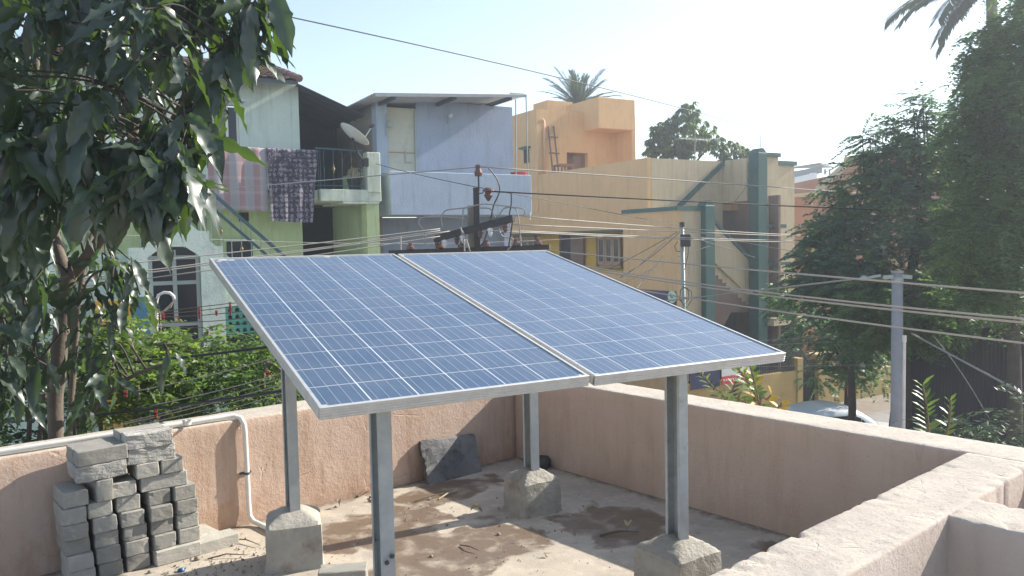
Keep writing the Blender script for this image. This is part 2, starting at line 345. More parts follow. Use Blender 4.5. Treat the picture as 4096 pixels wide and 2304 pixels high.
# ================================================================== solar array
PHI, TAU = R(29.640), R(13.037)
PA = Vector((-.5866, 2.3787, CAMZ-.4835))
PW, PL, PG = .992, 1.956, .022
AR = Frame(PA.x, PA.y, PHI)                       # plan frame of the array
cellmb = MB(); cw = .1555
c_ = .0012
cellmb.add([(c_,0,0),(cw-c_,0,0),(cw,c_,0),(cw,cw-c_,0),(cw-c_,cw,0),(c_,cw,0),(0,cw-c_,0),(0,c_,0)], [tuple(range(8))], 0)
for k in range(4):
    x = cw*(k+.5)/4; cellmb.add([(x-.0008,-.0015,.0005),(x+.0008,-.0015,.0005),(x+.0008,cw+.0015,.0005),(x-.0008,cw+.0015,.0005)], [(0,1,2,3)], 1)
cell0 = None
def panel(label, off, dy, dz):
    t = bpy.data.objects.new('solar_panel', None); COL.objects.link(t)
    e1 = AR.ex; e2 = AR.ey*math.cos(TAU)+Vector((0, 0, math.sin(TAU)))
    t.location = PA+e1*off+e2*dy+Vector((0, 0, dz)); t.rotation_euler = (TAU, 0, PHI)
    tag(t, label, 'solar panel', 'pair of solar panels on the stand')
    H = .04; lip = .012
    sec = [(0, -H), (0, -.0345), (.0014, -.0335), (.0014, -.0315), (0, -.0305), (0, -.0255), (.0014, -.0245), (.0014, -.0225), (0, -.0215), (0, -.0165), (.0014, -.0155), (.0014, -.0135), (0, -.0125), (0, -.0012), (.0012, 0), (lip, 0), (lip, -.004), (.004, -.004), (.004, -H+.002), (.03, -H+.002), (.03, -H)]
    fr = lambda f, x0, x1, ax: build(MB().prism([f(a, b) for a, b in sec], x0, x1, ax), 'frame', M['aluminium'], t, local=True)
    fr(lambda a, b: (a, b), 0, PW, 'x'); fr(lambda a, b: (PL-a, b), 0, PW, 'x')
    fr(lambda a, b: (a, b), .0305, PL-.0305, 'y'); fr(lambda a, b: (PW-a, b), .0305, PL-.0305, 'y')
    # short infill of the corners so that the side members meet the ends
    for x in (0, PW-.0305):
        for y in (.0121, PL-.0302):
            build(MB().box(x+.0003, x+.0302, y, y+.018, -H+.0003, -.0043), 'corner_key', M['aluminium'], t, local=True)
    for x in (.0003, PW-lip+.0003):
        for y in (.0125, PL-.0303):
            build(MB().box(x, x+lip-.0006, y, y+.0178, -.0042, -.0002), 'corner_key', M['aluminium'], t, local=True)
    build(MB().box(.0045, PW-.0045, .0045, PL-.0045, -.0085, -.0055), 'coated_backsheet', M['backsheet'], t, local=True)  # white backsheet under the cells; its clear coat stands in for the glass
    build(MB().box(.40, .52, PL-.26, PL-.14, -.036, -.0095), 'junction_box', M['steel_dark'], t, local=True)
    global cell0
    mx, my = .1612, .1603; x0 = (PW-6*mx)/2+.0015; y0 = (PL-12*my)/2
    for i in range(6):
        for j in range(12):
            if cell0 is None: cell0 = c = build(cellmb, 'cell', [M['cell_blue'], M['busbar']], t, local=True)
            else:
                c = bpy.data.objects.new('cell', cell0.data); COL.objects.link(c); c.parent = t
            c.location = (x0+i*mx, y0+j*my, -.0048)
    return t
lpn = panel('left solar panel of the pair, deep blue with a white cell grid', 0, 0, 0)
for x, y, s in ((.055, 1.925, .022), (.10, 1.915, .016), (.60, 1.93, .018), (.035, 1.90, .012)):     # bird droppings near the top edge
    pts = [(x+s*(1+.45*math.sin(k*2.3+x*40))*math.cos(k*.7854), y+s*.6*(1+.4*math.cos(k*1.7))*math.sin(k*.7854), -.0036) for k in range(8)]
    build(MB().add(pts+[(a, b, -.0044) for a, b, c in pts], [tuple(range(8))]+[(k, k+8, (k+1) % 8+8, (k+1) % 8) for k in range(8)]), 'dropping', M['white_pvc'], lpn, local=True)
panel('right solar panel of the pair, paler with sky glare', PW+PG, -.006, -.001)
st = thing('panel_stand', 'grey galvanised steel stand of four channel posts under the solar panels', 'stand', AR, (1.03, 1.05, 0))
tt = math.tan(TAU)
def under(b): return PA.z+b*tt-.043/math.cos(TAU)
POSTS = [(.325, 1.70), (1.765, 1.72), (1.75, .40), (.325, .375)]
def cprof(cx_, cy_, sx=.05, sy=.10, t_=.004, lip=.016):
    a, b = sx/2, sy/2
    return [(cx_+x, cy_+y) for x, y in ((-a,-b),(a,-b),(a,b),(-a,b),(-a,b-lip),(-a+t_,b-lip),(-a+t_,b-t_),(a-t_,b-t_),(a-t_,-b+t_),(-a+t_,-b+t_),(-a+t_,-b+lip),(-a,-b+lip))]
for (e, b) in POSTS:
    top = under(b)-.052
    build(MB().prism(cprof(e, b), .17, top, 'z'), 'post', M['galvanised'], st)
    build(MB().box(e-.060, e+.060, b-.055, b+.055, top, top+.006), 'head_plate', M['galvanised'], st)
    build(MB().prism(cprof(e+.0005, b, .0405, .0905, .004, .012), .171, .52, 'z'), 'sleeve', M['galvanised'], st)
    for k in range(4 if b < 1 and e < 1 else 0):
        z = (.33, .36, .47, .49)[k]
        build(MB().lathe([(.009, 0), (.009, .005), (.005, .006), (.005, .012)], 6, (e-.01+.02*(k % 2), b-.0545, z), (0, -1, 0)), 'bolt', M['steel_dark'], st)
for b in (.375, 1.71):                     # beams along the array
    z = under(b)-.03
    build(MB().prism([(b-.03, z-.019), (b+.03, z-.019), (b+.03, z+.02), (b+.026, z+.02), (b+.026, z-.015), (b-.026, z-.015), (b-.026, z+.02), (b-.03, z+.02)], .06, 1.95, 'x'), 'beam', M['galvanised'], st)
for e in (.16, .84, 1.17, 1.86):
    build(MB().obox((e, .06, under(.06)-.0085), (e, 1.90, under(1.90)-.0085), .04, .012), 'rail', M['galvanised'], st)
for (e, b) in POSTS:                       # slanted gusset at each post head
    top = under(b)-.058
    build(MB().prism([(e-.075, top), (e-.027, top), (e-.027, top-.09)], b-.03, b+.03, 'y'), 'gusset', M['steel_dark'], st)
# ---- concrete pedestals
def pedestal(label, e, b, w, h, rough=False, rot=0, seed=0, apex=.055):
    mb = MB(); n = 10; V = []; F = []
    def P(i, j, z): 
        return Vector((-w/2+w*i/n, -w/2+w*j/n, z))
    bmx = bmesh.new(); bmesh.ops.create_grid(bmx, x_segments=14, y_segments=14, size=w/2)
    for v in bmx.verts:
        d = max(abs(v.co.x), abs(v.co.y))/(w/2); v.co.z = h+apex*(1-max(d, .34))/.66
        if d > .99: v.co.z = h-.006
    ext = bmesh.ops.extrude_edge_only(bmx, edges=[e_ for e_ in bmx.edges if e_.is_boundary])
    vs = [v for v in ext['geom'] if isinstance(v, bmesh.types.BMVert)]
    for v in vs: v.co.z = h*.66; v.co.x *= 1.02; v.co.y *= 1.02
    for f in (.33, .09, 0):
        bnd = [e_ for e_ in bmx.edges if e_.is_boundary]; ext = bmesh.ops.extrude_edge_only(bmx, edges=bnd)
        for v in [v for v in ext['geom'] if isinstance(v, bmesh.types.BMVert)]:
            v.co.z = h*f-.004*(f == 0)
            if f == 0: k_ = 1.05+.09*max(0, mnoise.noise(Vector((v.co.x*9+seed, v.co.y*9, 2)))); v.co.x *= k_; v.co.y *= k_
    a = .007 if rough else .0045
    for v in bmx.verts:
        q = Vector((v.co.x*16+seed, v.co.y*16, v.co.z*16)); nn = mnoise.noise_vector(q)*.7+mnoise.noise_vector(q*2.6)*.4
        r2 = max(abs(v.co.x), abs(v.co.y))/(w/2); cor = min(abs(v.co.x), abs(v.co.y))/(w/2)
        v.co += nn*a
        if cor > .93 and r2 > .93: v.co.x *= .985; v.co.y *= .985
    bmesh.ops.recalc_face_normals(bmx, faces=bmx.faces)
    me = bpy.data.meshes.new('concrete_pedestal'); bmx.to_mesh(me); bmx.free()
    me.materials.append(M['pedestal_rough' if rough else 'pedestal']); me.polygons.foreach_set('use_smooth', [True]*len(me.polygons)); me.set_sharp_from_angle(angle=R(28))
    o = bpy.data.objects.new('concrete_pedestal', me); COL.objects.link(o); o.location = AR.w(e, b, 0); o.rotation_euler = (0, 0, AR.a+rot)
    return tag(o, label, 'pedestal', 'concrete feet of the panel stand')
pedestal('smooth concrete block foot under the left rear post beside the white pipe', *POSTS[0], .27, .225, False, R(-14), 1)
pedestal('cracked concrete block foot under the rear post near the far corner', *POSTS[1], .25, .20, True, R(2), 2)
pedestal('cracked concrete block foot under the right front post at the frame bottom', *POSTS[2], .28, .20, True, R(4), 3)
pedestal('concrete block foot of the front left post, mostly below the frame', *POSTS[3], .27, .22, False, R(3), 4)
# ---- brick stack
for bn_ in ('fly_ash_brick', 'fly_ash_brick_rough'):
    t_ = M[bn_].node_tree; pr = [n for n in t_.nodes if n.type == 'BSDF_PRINCIPLED'][0]; lk = pr.inputs['Base Color'].links[0].from_socket
    oi = N(t_, 'ObjectInfo'); hv = N(t_, 'HueSaturation'); mr = N(t_, 'MapRange'); mr.inputs[3].default_value = .72; mr.inputs[4].default_value = 1.18
    t_.links.new(oi.outputs['Random'], mr.inputs[0]); t_.links.new(mr.outputs[0], hv.inputs['Value']); t_.links.new(lk, hv.inputs['Color']); t_.links.new(hv.outputs[0], pr.inputs['Base Color'])
def brick_mesh(seed, rough):
    bm_ = bmesh.new(); bmesh.ops.create_cube(bm_, size=1)
    for v in bm_.verts: v.co = Vector((v.co.x*.226, v.co.y*.108, v.co.z*.0755))
    bmesh.ops.bevel(bm_, geom=list(bm_.edges), offset=.004, segments=1, affect='EDGES')
    bmesh.ops.subdivide_edges(bm_, edges=[e for e in bm_.edges if e.calc_length() > .05], cuts=4, use_grid_fill=True)
    a = .0055 if rough else .0013
    for v in bm_.verts:
        q = v.co*42+Vector((seed*7.3, 0, 0)); cn = sum(1 for c_, h_ in zip(v.co, (.113, .054, .0377)) if abs(c_) > h_*.9)
        v.co += mnoise.noise_vector(q)*a*(1.5 if cn > 1 else 1)+mnoise.noise_vector(q*.3)*a*.8
        if cn > 1 and mnoise.noise(q*.45+Vector((3, 1, 7))) > .30: v.co *= .965
    me = bpy.data.meshes.new('brick'); bm_.to_mesh(me); bm_.free()
    me.materials.append(M['fly_ash_brick_rough' if rough else 'fly_ash_brick']); return me
BM = [brick_mesh(i, False) for i in range(5)]+[brick_mesh(9+i, True) for i in range(3)]
def brick(x, y, z, rz, label, rough=False, tilt=0, roll=0, rx=0):
    o = bpy.data.objects.new('brick', random.choice(BM[5:] if rough else BM[:5])); COL.objects.link(o)
    o.matrix_world = Matrix.Translation(ROOF.w(x, y, z)) @ Matrix.Rotation(ROOF.a+rz+random.uniform(-.045, .045), 4, 'Z') @ Matrix.Rotation(tilt, 4, 'Y') @ Matrix.Rotation(rx, 4, 'X')
    return tag(o, label, 'brick', 'bricks stacked against the pink parapet')
ORD = ['lowest', 'second lowest', 'third from the bottom', 'fourth from the bottom', 'fifth from the bottom', 'sixth from the bottom', 'seventh from the bottom']
H90 = math.pi/2; bh = .0765
def column(xs, name, z0=0, y=-.157):
    for k, x in enumerate(xs):
        brick(x+.055, y+random.uniform(-.022, .018), z0+bh*(k+.5), H90, f'grey end-on brick, {ORD[k]} in the {name} column of the stack')
column((-3.07, -3.075, -3.085, -3.09, -3.095, -3.085), 'leftmost')
column((-2.945, -2.95, -2.955, -2.96, -2.975), 'second')
column((-2.815, -2.82, -2.825, -2.835, -2.845, -2.86), 'third')
column((-2.690, -2.695, -2.70, -2.705), 'fourth', bh)
column((-2.565, -2.565, -2.568, -2.58), 'fifth', bh)
brick(-2.575, -.245, bh*.5, 0, 'grey brick laid lengthwise at the foot of the fourth and fifth columns')
brick(-2.57, -.105, bh*.5, 0, 'grey brick hidden behind the lengthwise foot brick of the stack')
brick(-2.365, -.235, bh*.5-.012, R(3), 'low grey brick lying at the right foot of the stack')
brick(-2.385, -.07, bh*.5-.01, H90+R(8), 'grey brick lying toward the parapet at the right foot of the stack')
brick(-2.905, -.16, bh*5+.055, H90, 'grey brick set on edge above the second column', rx=H90)
brick(-2.615, -.205, bh*5.5, 0, 'smooth lengthwise brick spanning the fourth and fifth columns')
brick(-2.615, -.095, bh*5.5, 0, 'lengthwise brick hidden behind the one spanning the right columns')
brick(-2.695, -.157, bh*6.5, H90, 'chipped end-on brick, left one of the pair in the seventh course')
brick(-2.575, -.157, bh*6.5, H90, 'end-on brick, right one of the pair in the seventh course')
brick(-2.672, -.212, bh*7.5, R(1), 'rough crusted lengthwise brick just below the topmost brick', True)
brick(-2.672, -.10, bh*7.5, 0, 'rear lengthwise brick below the topmost pair of the stack')
brick(-2.680, -.215, bh*8.5, R(-2), 'crusted topmost brick of the whole stack', True)
brick(-2.685, -.10, bh*8.5, R(1), 'rear one of the two topmost bricks')
zt = bh*6+.035
brick(-2.908, -.215, zt+.04, R(-1), 'rough lengthwise brick lying under the top left brick', True, tilt=R(-1.5))
brick(-2.905, -.10, zt+.04, 0, 'rear lengthwise brick under the top left pair', tilt=R(-1.5))
brick(-2.900, -.21, zt+.04+bh, R(-2), 'smooth lengthwise brick on top at the left of the stack', tilt=R(-1.5))
brick(-2.905, -.095, zt+.04+bh, R(2), 'rear one of the two top left bricks', tilt=R(-1.5))
c = ROOF.pz(1372, 2268, .077)
lb = brick(c.x, c.y, .038, R(-37), 'pale brick lying alone on the floor between the front post and a pedestal'); lb['group'] = 'loose brick'
# ---- rain pipe on the parapet
pm = MB()
pts = [(-7, .035, PP+.022), (-2.20, .035, PP+.022), (-2.135, .028, PP+.020), (-2.105, .0, PP+.008), (-2.095, -.024, PP-.03), (-2.093, -.026, PP-.08), (-2.088, -.026, .10), (-2.085, -.032, .05), (-2.075, -.06, .026), (-2.06, -.10, .017), (-2.03, -.55, .017)]
pt = thing('rain_pipe', 'white plastic pipe along the parapet top, bending down beside the bricks', 'pipe', ROOF, (-2.09, -.03, 0))
build(MB().tube(pts, .0145, 12), 'pipe', M['white_pvc'], pt, smooth=True)
for p_ in ((-2.40, .035, PP+.022), (-4.2, .035, PP+.022)): build(MB().tube([(p_[0]-.02, p_[1], p_[2]), (p_[0]+.02, p_[1], p_[2])], .0175, 12), 'coupling', M['white_pvc'], pt, smooth=True)
build(MB().tube([(-2.0915, -.026, .30), (-2.0915, -.026, .314)], .0172, 12), 'clamp', M['steel_dark'], pt)
build(MB().box(-2.125, -2.058, -.008, -.001, .300, .313), 'clamp_tab', M['steel_dark'], pt)
# ---- leaning slab, block in the corner
def leaning():
    TL, TR, BR, BL = [ROOF.py(*p, c) for p, c in (((1675, 1768), -.015), ((1893, 1736), -.015), ((1928, 1890), -.13), ((1712, 1918), -.13))]
    nx, nz = 18, 12; V = []; F = []
    for back in (0, 1):
        for j in range(nz+1):
            v = j/nz
            for i in range(nx+1):
                u = i/nx
                x = (BL[0]*(1-u)+BR[0]*u)*(1-v)+(TL[0]*(1-u)+TR[0]*u)*v; z = max(.0, (0*(1-u)+.0*u)*(1-v)+(TL[1]*(1-u)+TR[1]*u)*v)
                y = -.13*(1-v)-.035*v
                n_ = mnoise.noise(Vector((x*14, z*14, 3)))
                if i == 0: x += .018*n_+.012*mnoise.noise(Vector((z*40, 1, 2)))
                if j == nz: z += .006*mnoise.noise(Vector((x*30, 5, 2)))
                crum = max(0, 1-u*3.2)
                y += (.012*crum)*mnoise.noise(Vector((x*38, z*38, 7)))-.004*n_
                V.append((x, y+.028*back, z+.004*back))
    w = nx+1; h_ = (nx+1)*(nz+1)
    for j in range(nz):
        for i in range(nx):
            a = j*w+i; F.append((a, a+1, a+w+1, a+w)); F.append((h_+a+w, h_+a+w+1, h_+a+1, h_+a))
    rim = [i for i in range(nx)]
    for i in range(nx): F.append((h_+i, h_+i+1, i+1, i)); a = nz*w+i; F.append((a, a+1, h_+a+1, h_+a))
    for j in range(nz): a = j*w; F.append((a, a+w, h_+a+w, h_+a)); a = j*w+nx; F.append((a+w, a, h_+a, h_+a+w))
    mb = MB().add(V, F); xm = (BL[0]+BR[0])/2
    single(mb, 'stone_slab', M['dark_slab'], 'dark weathered stone slab leaning on the pink parapet, half in shadow', 'slab', ROOF, (xm, -.12, 0))
leaning()
def lump(name, mat, label, cat, frame, loc, size, seed, sub=2, amp=.12, rot=0, parent=None):
    b_ = bmesh.new(); bmesh.ops.create_cube(b_, size=1); bmesh.ops.bevel(b_, geom=list(b_.edges), offset=.18, segments=2, affect='EDGES')
    for v in b_.verts:
        v.co += mnoise.noise_vector(v.co*2.3+Vector((seed, 0, 0)))*amp; v.co = Vector((v.co.x*size[0], v.co.y*size[1], v.co.z*size[2]+size[2]*.42))
    me = bpy.data.meshes.new(name); b_.to_mesh(me); b_.free(); me.materials.append(mat); me.polygons.foreach_set('use_smooth', [True]*len(me.polygons))
    o = bpy.data.objects.new(name, me); COL.objects.link(o); o.location = frame.w(*loc); o.rotation_euler = (0, 0, frame.a+rot); return tag(o, label, cat)
c = ROOF.pz(2165, 1872, 0)
lump('dark_block', M['dark_stone'], 'black rounded block lying in the shaded far corner behind a post', 'block', ROOF, (c.x, c.y, 0), (.22, .11, .075), 3, rot=R(30))
# ---- small litter on the floor
def twig(p, q, r, mat, label, bend=.02, z=.006):
    a, b = ROOF.pz(*p, 0), ROOF.pz(*q, 0); a.z = z; b.z = z+.008; mid = (a+b)/2+Vector((random.uniform(-1, 1)*bend, random.uniform(-1, 1)*bend, .01))
    mb = MB().tube([a, a*.6+mid*.4, mid, mid*.5+b*.5, b], [r, r, r*.9, r*.7, r*.4], 5)
    single(mb, 'twig', M[mat], label, 'twig', ROOF, (mid.x, mid.y, 0))
twig((1655, 2010), (1830, 1968), .004, 'twig', 'long dark twig lying on the damp floor below the stone slab')
twig((1755, 2000), (1830, 1968), .006, 'twig_pale', 'pale split stick lying across a dark twig', .0)
twig((1430, 1990), (1490, 1968), .009, 'twig', 'short brown twig at the foot of the pink parapet')
twig((1478, 1992), (1520, 2010), .006, 'twig', 'curled bark strip just right of the short brown twig')
twig((1840, 2185), (1915, 2212), .004, 'twig', 'thin dark twig on the sunlit floor left of the diagonal shadow')
twig((830, 2240), (990, 2230), .004, 'twig', 'thin straight stick lying at the right of the brick stack')
twig((925, 2160), (1040, 2190), .004, 'twig', 'crooked twig beneath the floor run of the pipe')
twig((2400, 2145), (2555, 2137), .007, 'twig', 'dark twig in the shade between the two right pedestals')
twig((2190, 2232), (2205, 2222), .005, 'twig_pale', 'short white stub on the sunlit floor near the shadow edge')
def floor_leaf(px, py, s, rz, label):
    c = ROOF.pz(px, py, 0); mb = MB(); V = []; F = []
    prof = [0, .25, .42, .5, .46, .32, .12, 0]
    for i, w in enumerate(prof):
        u = i/7; zz = .012+.03*math.sin(u*3)
        V += [(s*(u-.5), -s*w*.55, zz+.014), (s*(u-.5), 0, zz-.006), (s*(u-.5), s*w*.55, zz+.01)]
    for i in range(7): F += [(3*i, 3*i+3, 3*i+4, 3*i+1), (3*i+1, 3*i+4, 3*i+5, 3*i+2)]
    o = build(mb.add(V, F), 'fallen_leaf', M['dry_leaf'], None, True); o.location = ROOF.w(c.x, c.y, 0); o.rotation_euler = (0, 0, ROOF.a+rz); tag(o, label, 'leaf')
floor_leaf(2512, 2118, .075, .6, 'curled dry leaf in the shade between the two right pedestals')
floor_leaf(1905, 2052, .07, 2.2, 'dark curled leaf at the tip of sunlit floor near the far pedestal')
floor_leaf(1357, 2030, .04, 1.2, 'small curled leaf on pale floor right of the left pedestal')
lump('bottle_cap', M['blue_plastic'], 'small blue plastic cap in the dirt before the brick stack', 'cap', ROOF, tuple(ROOF.pz(725, 2285, 0)), (.03, .03, .016), 8)
def grit():
    V = []; F = []; tet = np.array([(1,1,1),(1,-1,-1),(-1,1,-1),(-1,-1,1)])*.6
    pts = []
    for (cx_, cy_, n, sx, sy, s0) in ((-2.55, -.45, 240, .28, .12, .0045), (-2.2, -.62, 170, .2, .16, .004), (-1.25, -1.35, 90, .3, .35, .0035), (-1.35, -.5, 90, .25, .15, .004), (-.75, -1.3, 80, .25, .3, .004), (-2.9, -.7, 120, .4, .3, .004), (-1.8, -1.0, 60, .5, .5, .003)):
        a = RNG.normal(0, 1, (n, 2))*(sx, sy)+(cx_, cy_); s = s0*RNG.lognormal(0, .45, n)
        for (x, y), q in zip(a, s):
            if y > -.02 or x > -.02: continue
            k = len(V); rot = Matrix.Rotation(random.random()*6, 3, Vector((random.random()-.5, random.random()-.5, random.random()-.5)))
            for v in tet: w = rot @ Vector(v); V.append((x+w.x*q, y+w.y*q, max(.001, w.z*q+q*.5)))
            F += [(k, k+1, k+2), (k, k+3, k+1), (k, k+2, k+3), (k+1, k+3, k+2)]
    mb = MB().add(V, F); o = single(mb, 'floor_grit', M['pebble'], 'scattered grit and plaster crumbs on the terrace floor', 'grit', ROOF, (-1.8, -.8, 0), kind='stuff')
grit()
for k, (px, py, s, lb) in enumerate(((1345, 2030, .02, 'small pale stone left of the damp patch'), (1725, 2228, .018, 'dark pebble in the middle of the sunlit floor'), (1788, 2102, .016, 'dark pebble beside the post shadow'), (1995, 2140, .02, 'dark clod at the sunlit edge below the far pedestal'), (600, 2292, .022, 'pale stone chip before the second brick column'), (790, 2240, .03, 'dark clod beside the foot of the brick stack'))):
    c = ROOF.pz(px, py, 0); lump('pebble', M['pebble'], lb, 'pebble', ROOF, (c.x, c.y, 0), (s, s*.8, s*.6), k+20)
# ================================================================== houses across the street
def wallmat(name, c1, c2, dirt, **k):
    m = surf(name, c1, c2, .9, 1.6, .6, 22, .012, dirt=dirt, dscale=2.2, dlo=.5, dhi=.78, dstretch=(2, 2, .35), spec=.25, **k); t = m.node_tree; p = [n for n in t.nodes if n.type == 'BSDF_PRINCIPLED'][0]
    c = p.inputs['Base Color'].links[0].from_socket
    st_ = mth(t, 'MULTIPLY', ramp(t, noise_tex(t, 3.5, 8, .8, (2.2, 2.2, .18)), .54, .74), .62); c = mixc(t, st_, c, tuple(x*.55 for x in dirt))
    pt_ = mth(t, 'MULTIPLY', ramp(t, noise_tex(t, .9, 4, .55, dist=.4), .54, .58), .22); c = mixc(t, pt_, c, tuple(min(1, x*1.12) for x in c1)); t.links.new(c, p.inputs['Base Color']); return m
wallmat('mint_paint', (.50, .62, .53), (.46, .58, .50), (.36, .43, .35))
wallmat('lime_paint', (.46, .55, .30), (.42, .50, .27), (.33, .38, .20))
wallmat('mint_white', (.60, .68, .60), (.54, .63, .55), (.38, .44, .36))
wallmat('balcony_white', (.62, .66, .55), (.56, .60, .48), (.30, .34, .26))
wallmat('sky_blue_paint', (.37, .43, .54), (.335, .39, .49), (.27, .32, .40))
wallmat('sky_blue_light', (.42, .49, .57), (.38, .45, .53), (.31, .37, .44))
wallmat('orange_paint', (.67, .435, .215), (.63, .41, .20), (.54, .345, .17))
wallmat('cream_pale', (.58, .47, .30), (.53, .43, .275), (.43, .35, .23))  # cream trim and coping; on the orange house's right faces, glare paleness as colour
wallmat('yellow_paint', (.66, .42, .07), (.62, .39, .06), (.52, .32, .06))
wallmat('recess_brown', (.26, .17, .13), (.23, .15, .12), (.19, .13, .10))  # brown on recess walls and the stair underside
surf('green_trim', (.022, .095, .078), (.018, .08, .066), .6, 3, .1)
surf('blue_dado', (.06, .20, .33), (.05, .17, .28), .75, 2, .2, dirt=(.16, .26, .33), dscale=4)
surf('ochre_wall', (.55, .33, .05), (.50, .29, .05), .85, 3, .2)
surf('opening_shade', (.022, .025, .03), (.016, .018, .022), .9, 2, 0)  # near-black colour puts interior shade into openings and rooms
surf('recess_shade', (.055, .065, .075), (.04, .05, .06), .9, 1, .2)  # dark blue-grey: recess shade put into the wall and floor colour
surf('asbestos', (.42, .42, .42), (.35, .35, .35), .9, 5, .2, dirt=(.25, .24, .23), dscale=3)
surf('dark_sheet', (.08, .095, .105), (.06, .072, .08), .7, 3, .2)
surf('door_paint', (.56, .56, .45), (.50, .50, .40), .6, 2, .1, dirt=(.42, .42, .34), dscale=3)
surf('wood', (.20, .12, .075), (.15, .09, .055), .6, 3, .2, stretch=(1, 1, 8))
surf('wood_pale', (.42, .29, .17), (.34, .23, .13), .6, 3, .2)
surf('glass_dark', (.02, .026, .034), None, .12, bump=0, spec=.35)
surf('iron_blue', (.04, .09, .12), None, .5, bump=0, metal=.2)
surf('iron_grey', (.34, .38, .36), None, .55, bump=0, metal=.2)
surf('iron_black', (.03, .03, .032), None, .5, bump=0, metal=.3)
surf('gold_paint', (.24, .18, .09), None, .55, bump=0, metal=.3)
surf('tile_clay', (.32, .17, .12), (.22, .12, .09), .9, 6, .4, dirt=(.12, .085, .07), dscale=4, dlo=.45, dhi=.65)
surf('old_brick', (.36, .28, .21), (.28, .22, .17), .95, 3, .5)
surf('mortar', (.30, .27, .23), None, .95, bump=.3)
surf('dish_white', (.62, .62, .60), None, .45, bump=0)
surf('red_plastic', (.62, .05, .05), None, .4, bump=0)
surf('white_paint', (.78, .78, .76), (.72, .72, .71), .7, 1, .1)
surf('breeze_green', (.07, .26, .22), (.06, .22, .19), .7, 3, .1)
surf('navy_sign', (.025, .03, .10), None, .5, bump=0)
surf('sign_mint', (.45, .66, .50), None, .5, bump=0)
surf('terracotta_paint', (.46, .22, .12), (.42, .20, .11), .85, 1.5, .3, dirt=(.30, .15, .09), dscale=2)
surf('pvc_orange', (.66, .42, .24), None, .5, bump=0)
def pxw(z0, z1): return min(z0, z1), max(z0, z1)
# ------------------------------------------------------------------ blue house
bx0, bz1 = ST.py(1560, 683, 0); bx1, _ = ST.py(2125, 690, 0); _, bz0 = ST.py(1840, 860, 0)
bh_ = thing('blue_house', 'pale blue house with walled balcony, cream door and corrugated sheet roof', 'house', ST, ((bx0+bx1)/2, 1.1, GZ))
YW = 1.10
wx0 = ST.py(1497, 420, YW)[0]; wx1 = ST.py(2050, 500, YW)[0]; wzt = ST.py(1780, 408, YW)[1]
dx0, dzt = ST.py(1544, 434, YW); dx1 = ST.py(1660, 440, YW)[0]
px1 = ST.py(1541, 420, YW)[0]
slab_t = bz0+.14
# upper front wall with the door opening
w = MB()
w.box(dx1+.02, wx1, YW, YW+.2, bz0, wzt); w.box(px1, dx0-.02, YW, YW+.2, bz0, wzt)
build(w, 'wall', M['sky_blue_paint'], bh_)
build(MB().box(wx0, px1-.002, YW-.10, YW+.2, bz0, wzt-.05), 'pillar', M['sky_blue_light'], bh_)
build(MB().box(wx1-.2, wx1-.003, YW+.202, YW+6, GZ, wzt-.02), 'wall', M['sky_blue_paint'], bh_)
build(MB().box(wx0+.02, wx1-.01, YW+.5, YW+.7, GZ, bz0-.005), 'wall', M['sky_blue_paint'], bh_)
build(MB().box(dx0, dx1, YW+1.6, YW+1.7, slab_t, wzt), 'back_wall', M['recess_shade'], bh_)
dr = build(MB().box(dx0+.02, dx1-.03, YW+.02, YW+.06, slab_t, dzt), 'door', M['door_paint'], bh_)
zl = ST.py(1600, 610, YW)[1]
build(MB().box(dx0+.03, dx1-.04, YW+.005, YW+.018, zl-.012, zl+.012), 'bolt_bar', M['wood_pale'], dr)
build(MB().box(dx1-.30, dx1-.26, YW+.004, YW+.018, zl-.26, zl+.04), 'latch', M['iron_grey'], dr); build(MB().box(dx1-.26, dx1-.12, YW+.004, YW+.018, zl-.26, zl-.21), 'latch', M['iron_grey'], dr)
build(MB().box(dx0-.018, dx0+.018, YW-.02, YW+.10, slab_t, dzt+.03), 'door_frame', M['sky_blue_light'], bh_)
build(MB().box(dx1-.028, dx1+.018, YW-.02, YW+.10, slab_t, dzt+.03), 'door_frame', M['iron_grey'], bh_)
build(MB().box(dx0+.019, dx1-.029, YW-.015, YW+.10, dzt+.002, dzt+.035), 'door_frame', M['door_paint'], bh_)
zx, zz = ST.py(1540, 500, YW); build(MB().tube([(zx-.02, YW-.12, zz-.28), (zx, YW-.14, zz), (zx+.0, YW-.12, zz+.25)], .014, 6).lathe([(.0, 0), (.09, .02), (.07, .07), (.0, .08)], 10, (zx+.06, YW-.12, zz), (0, -1, 0)), 'wall_lamp', M['iron_grey'], bh_)
zx, zz = ST.py(1790, 478, YW); lm = build(MB().tube([(zx, YW-.01, zz-.10), (zx, YW-.05, zz), (zx+.01, YW-.10, zz+.05)], .02, 6), 'wall_lamp', M['iron_grey'], bh_); build(MB().lathe([(.02, 0), (.06, .05), (.05, .10), (.0, .11)], 10, (zx+.02, YW-.12, zz+.02)), 'bulb', M['dish_white'], lm)
# balcony
build(MB().box(bx0, bx1, 0, .13, bz0, bz1, bev=.012), 'parapet', M['sky_blue_light'], bh_)
build(MB().box(bx0+.001, bx0+.13, .132, YW-.102, bz0, bz1-.02), 'parapet', M['sky_blue_light'], bh_)
build(MB().box(bx1-.13, bx1-.001, .132, YW+.3, bz0, bz1-.02), 'parapet', M['sky_blue_light'], bh_)
build(MB().box(bx0+.132, bx1-.132, .132, YW+.25, bz0+.003, slab_t), 'balcony_slab', M['sky_blue_paint'], bh_)
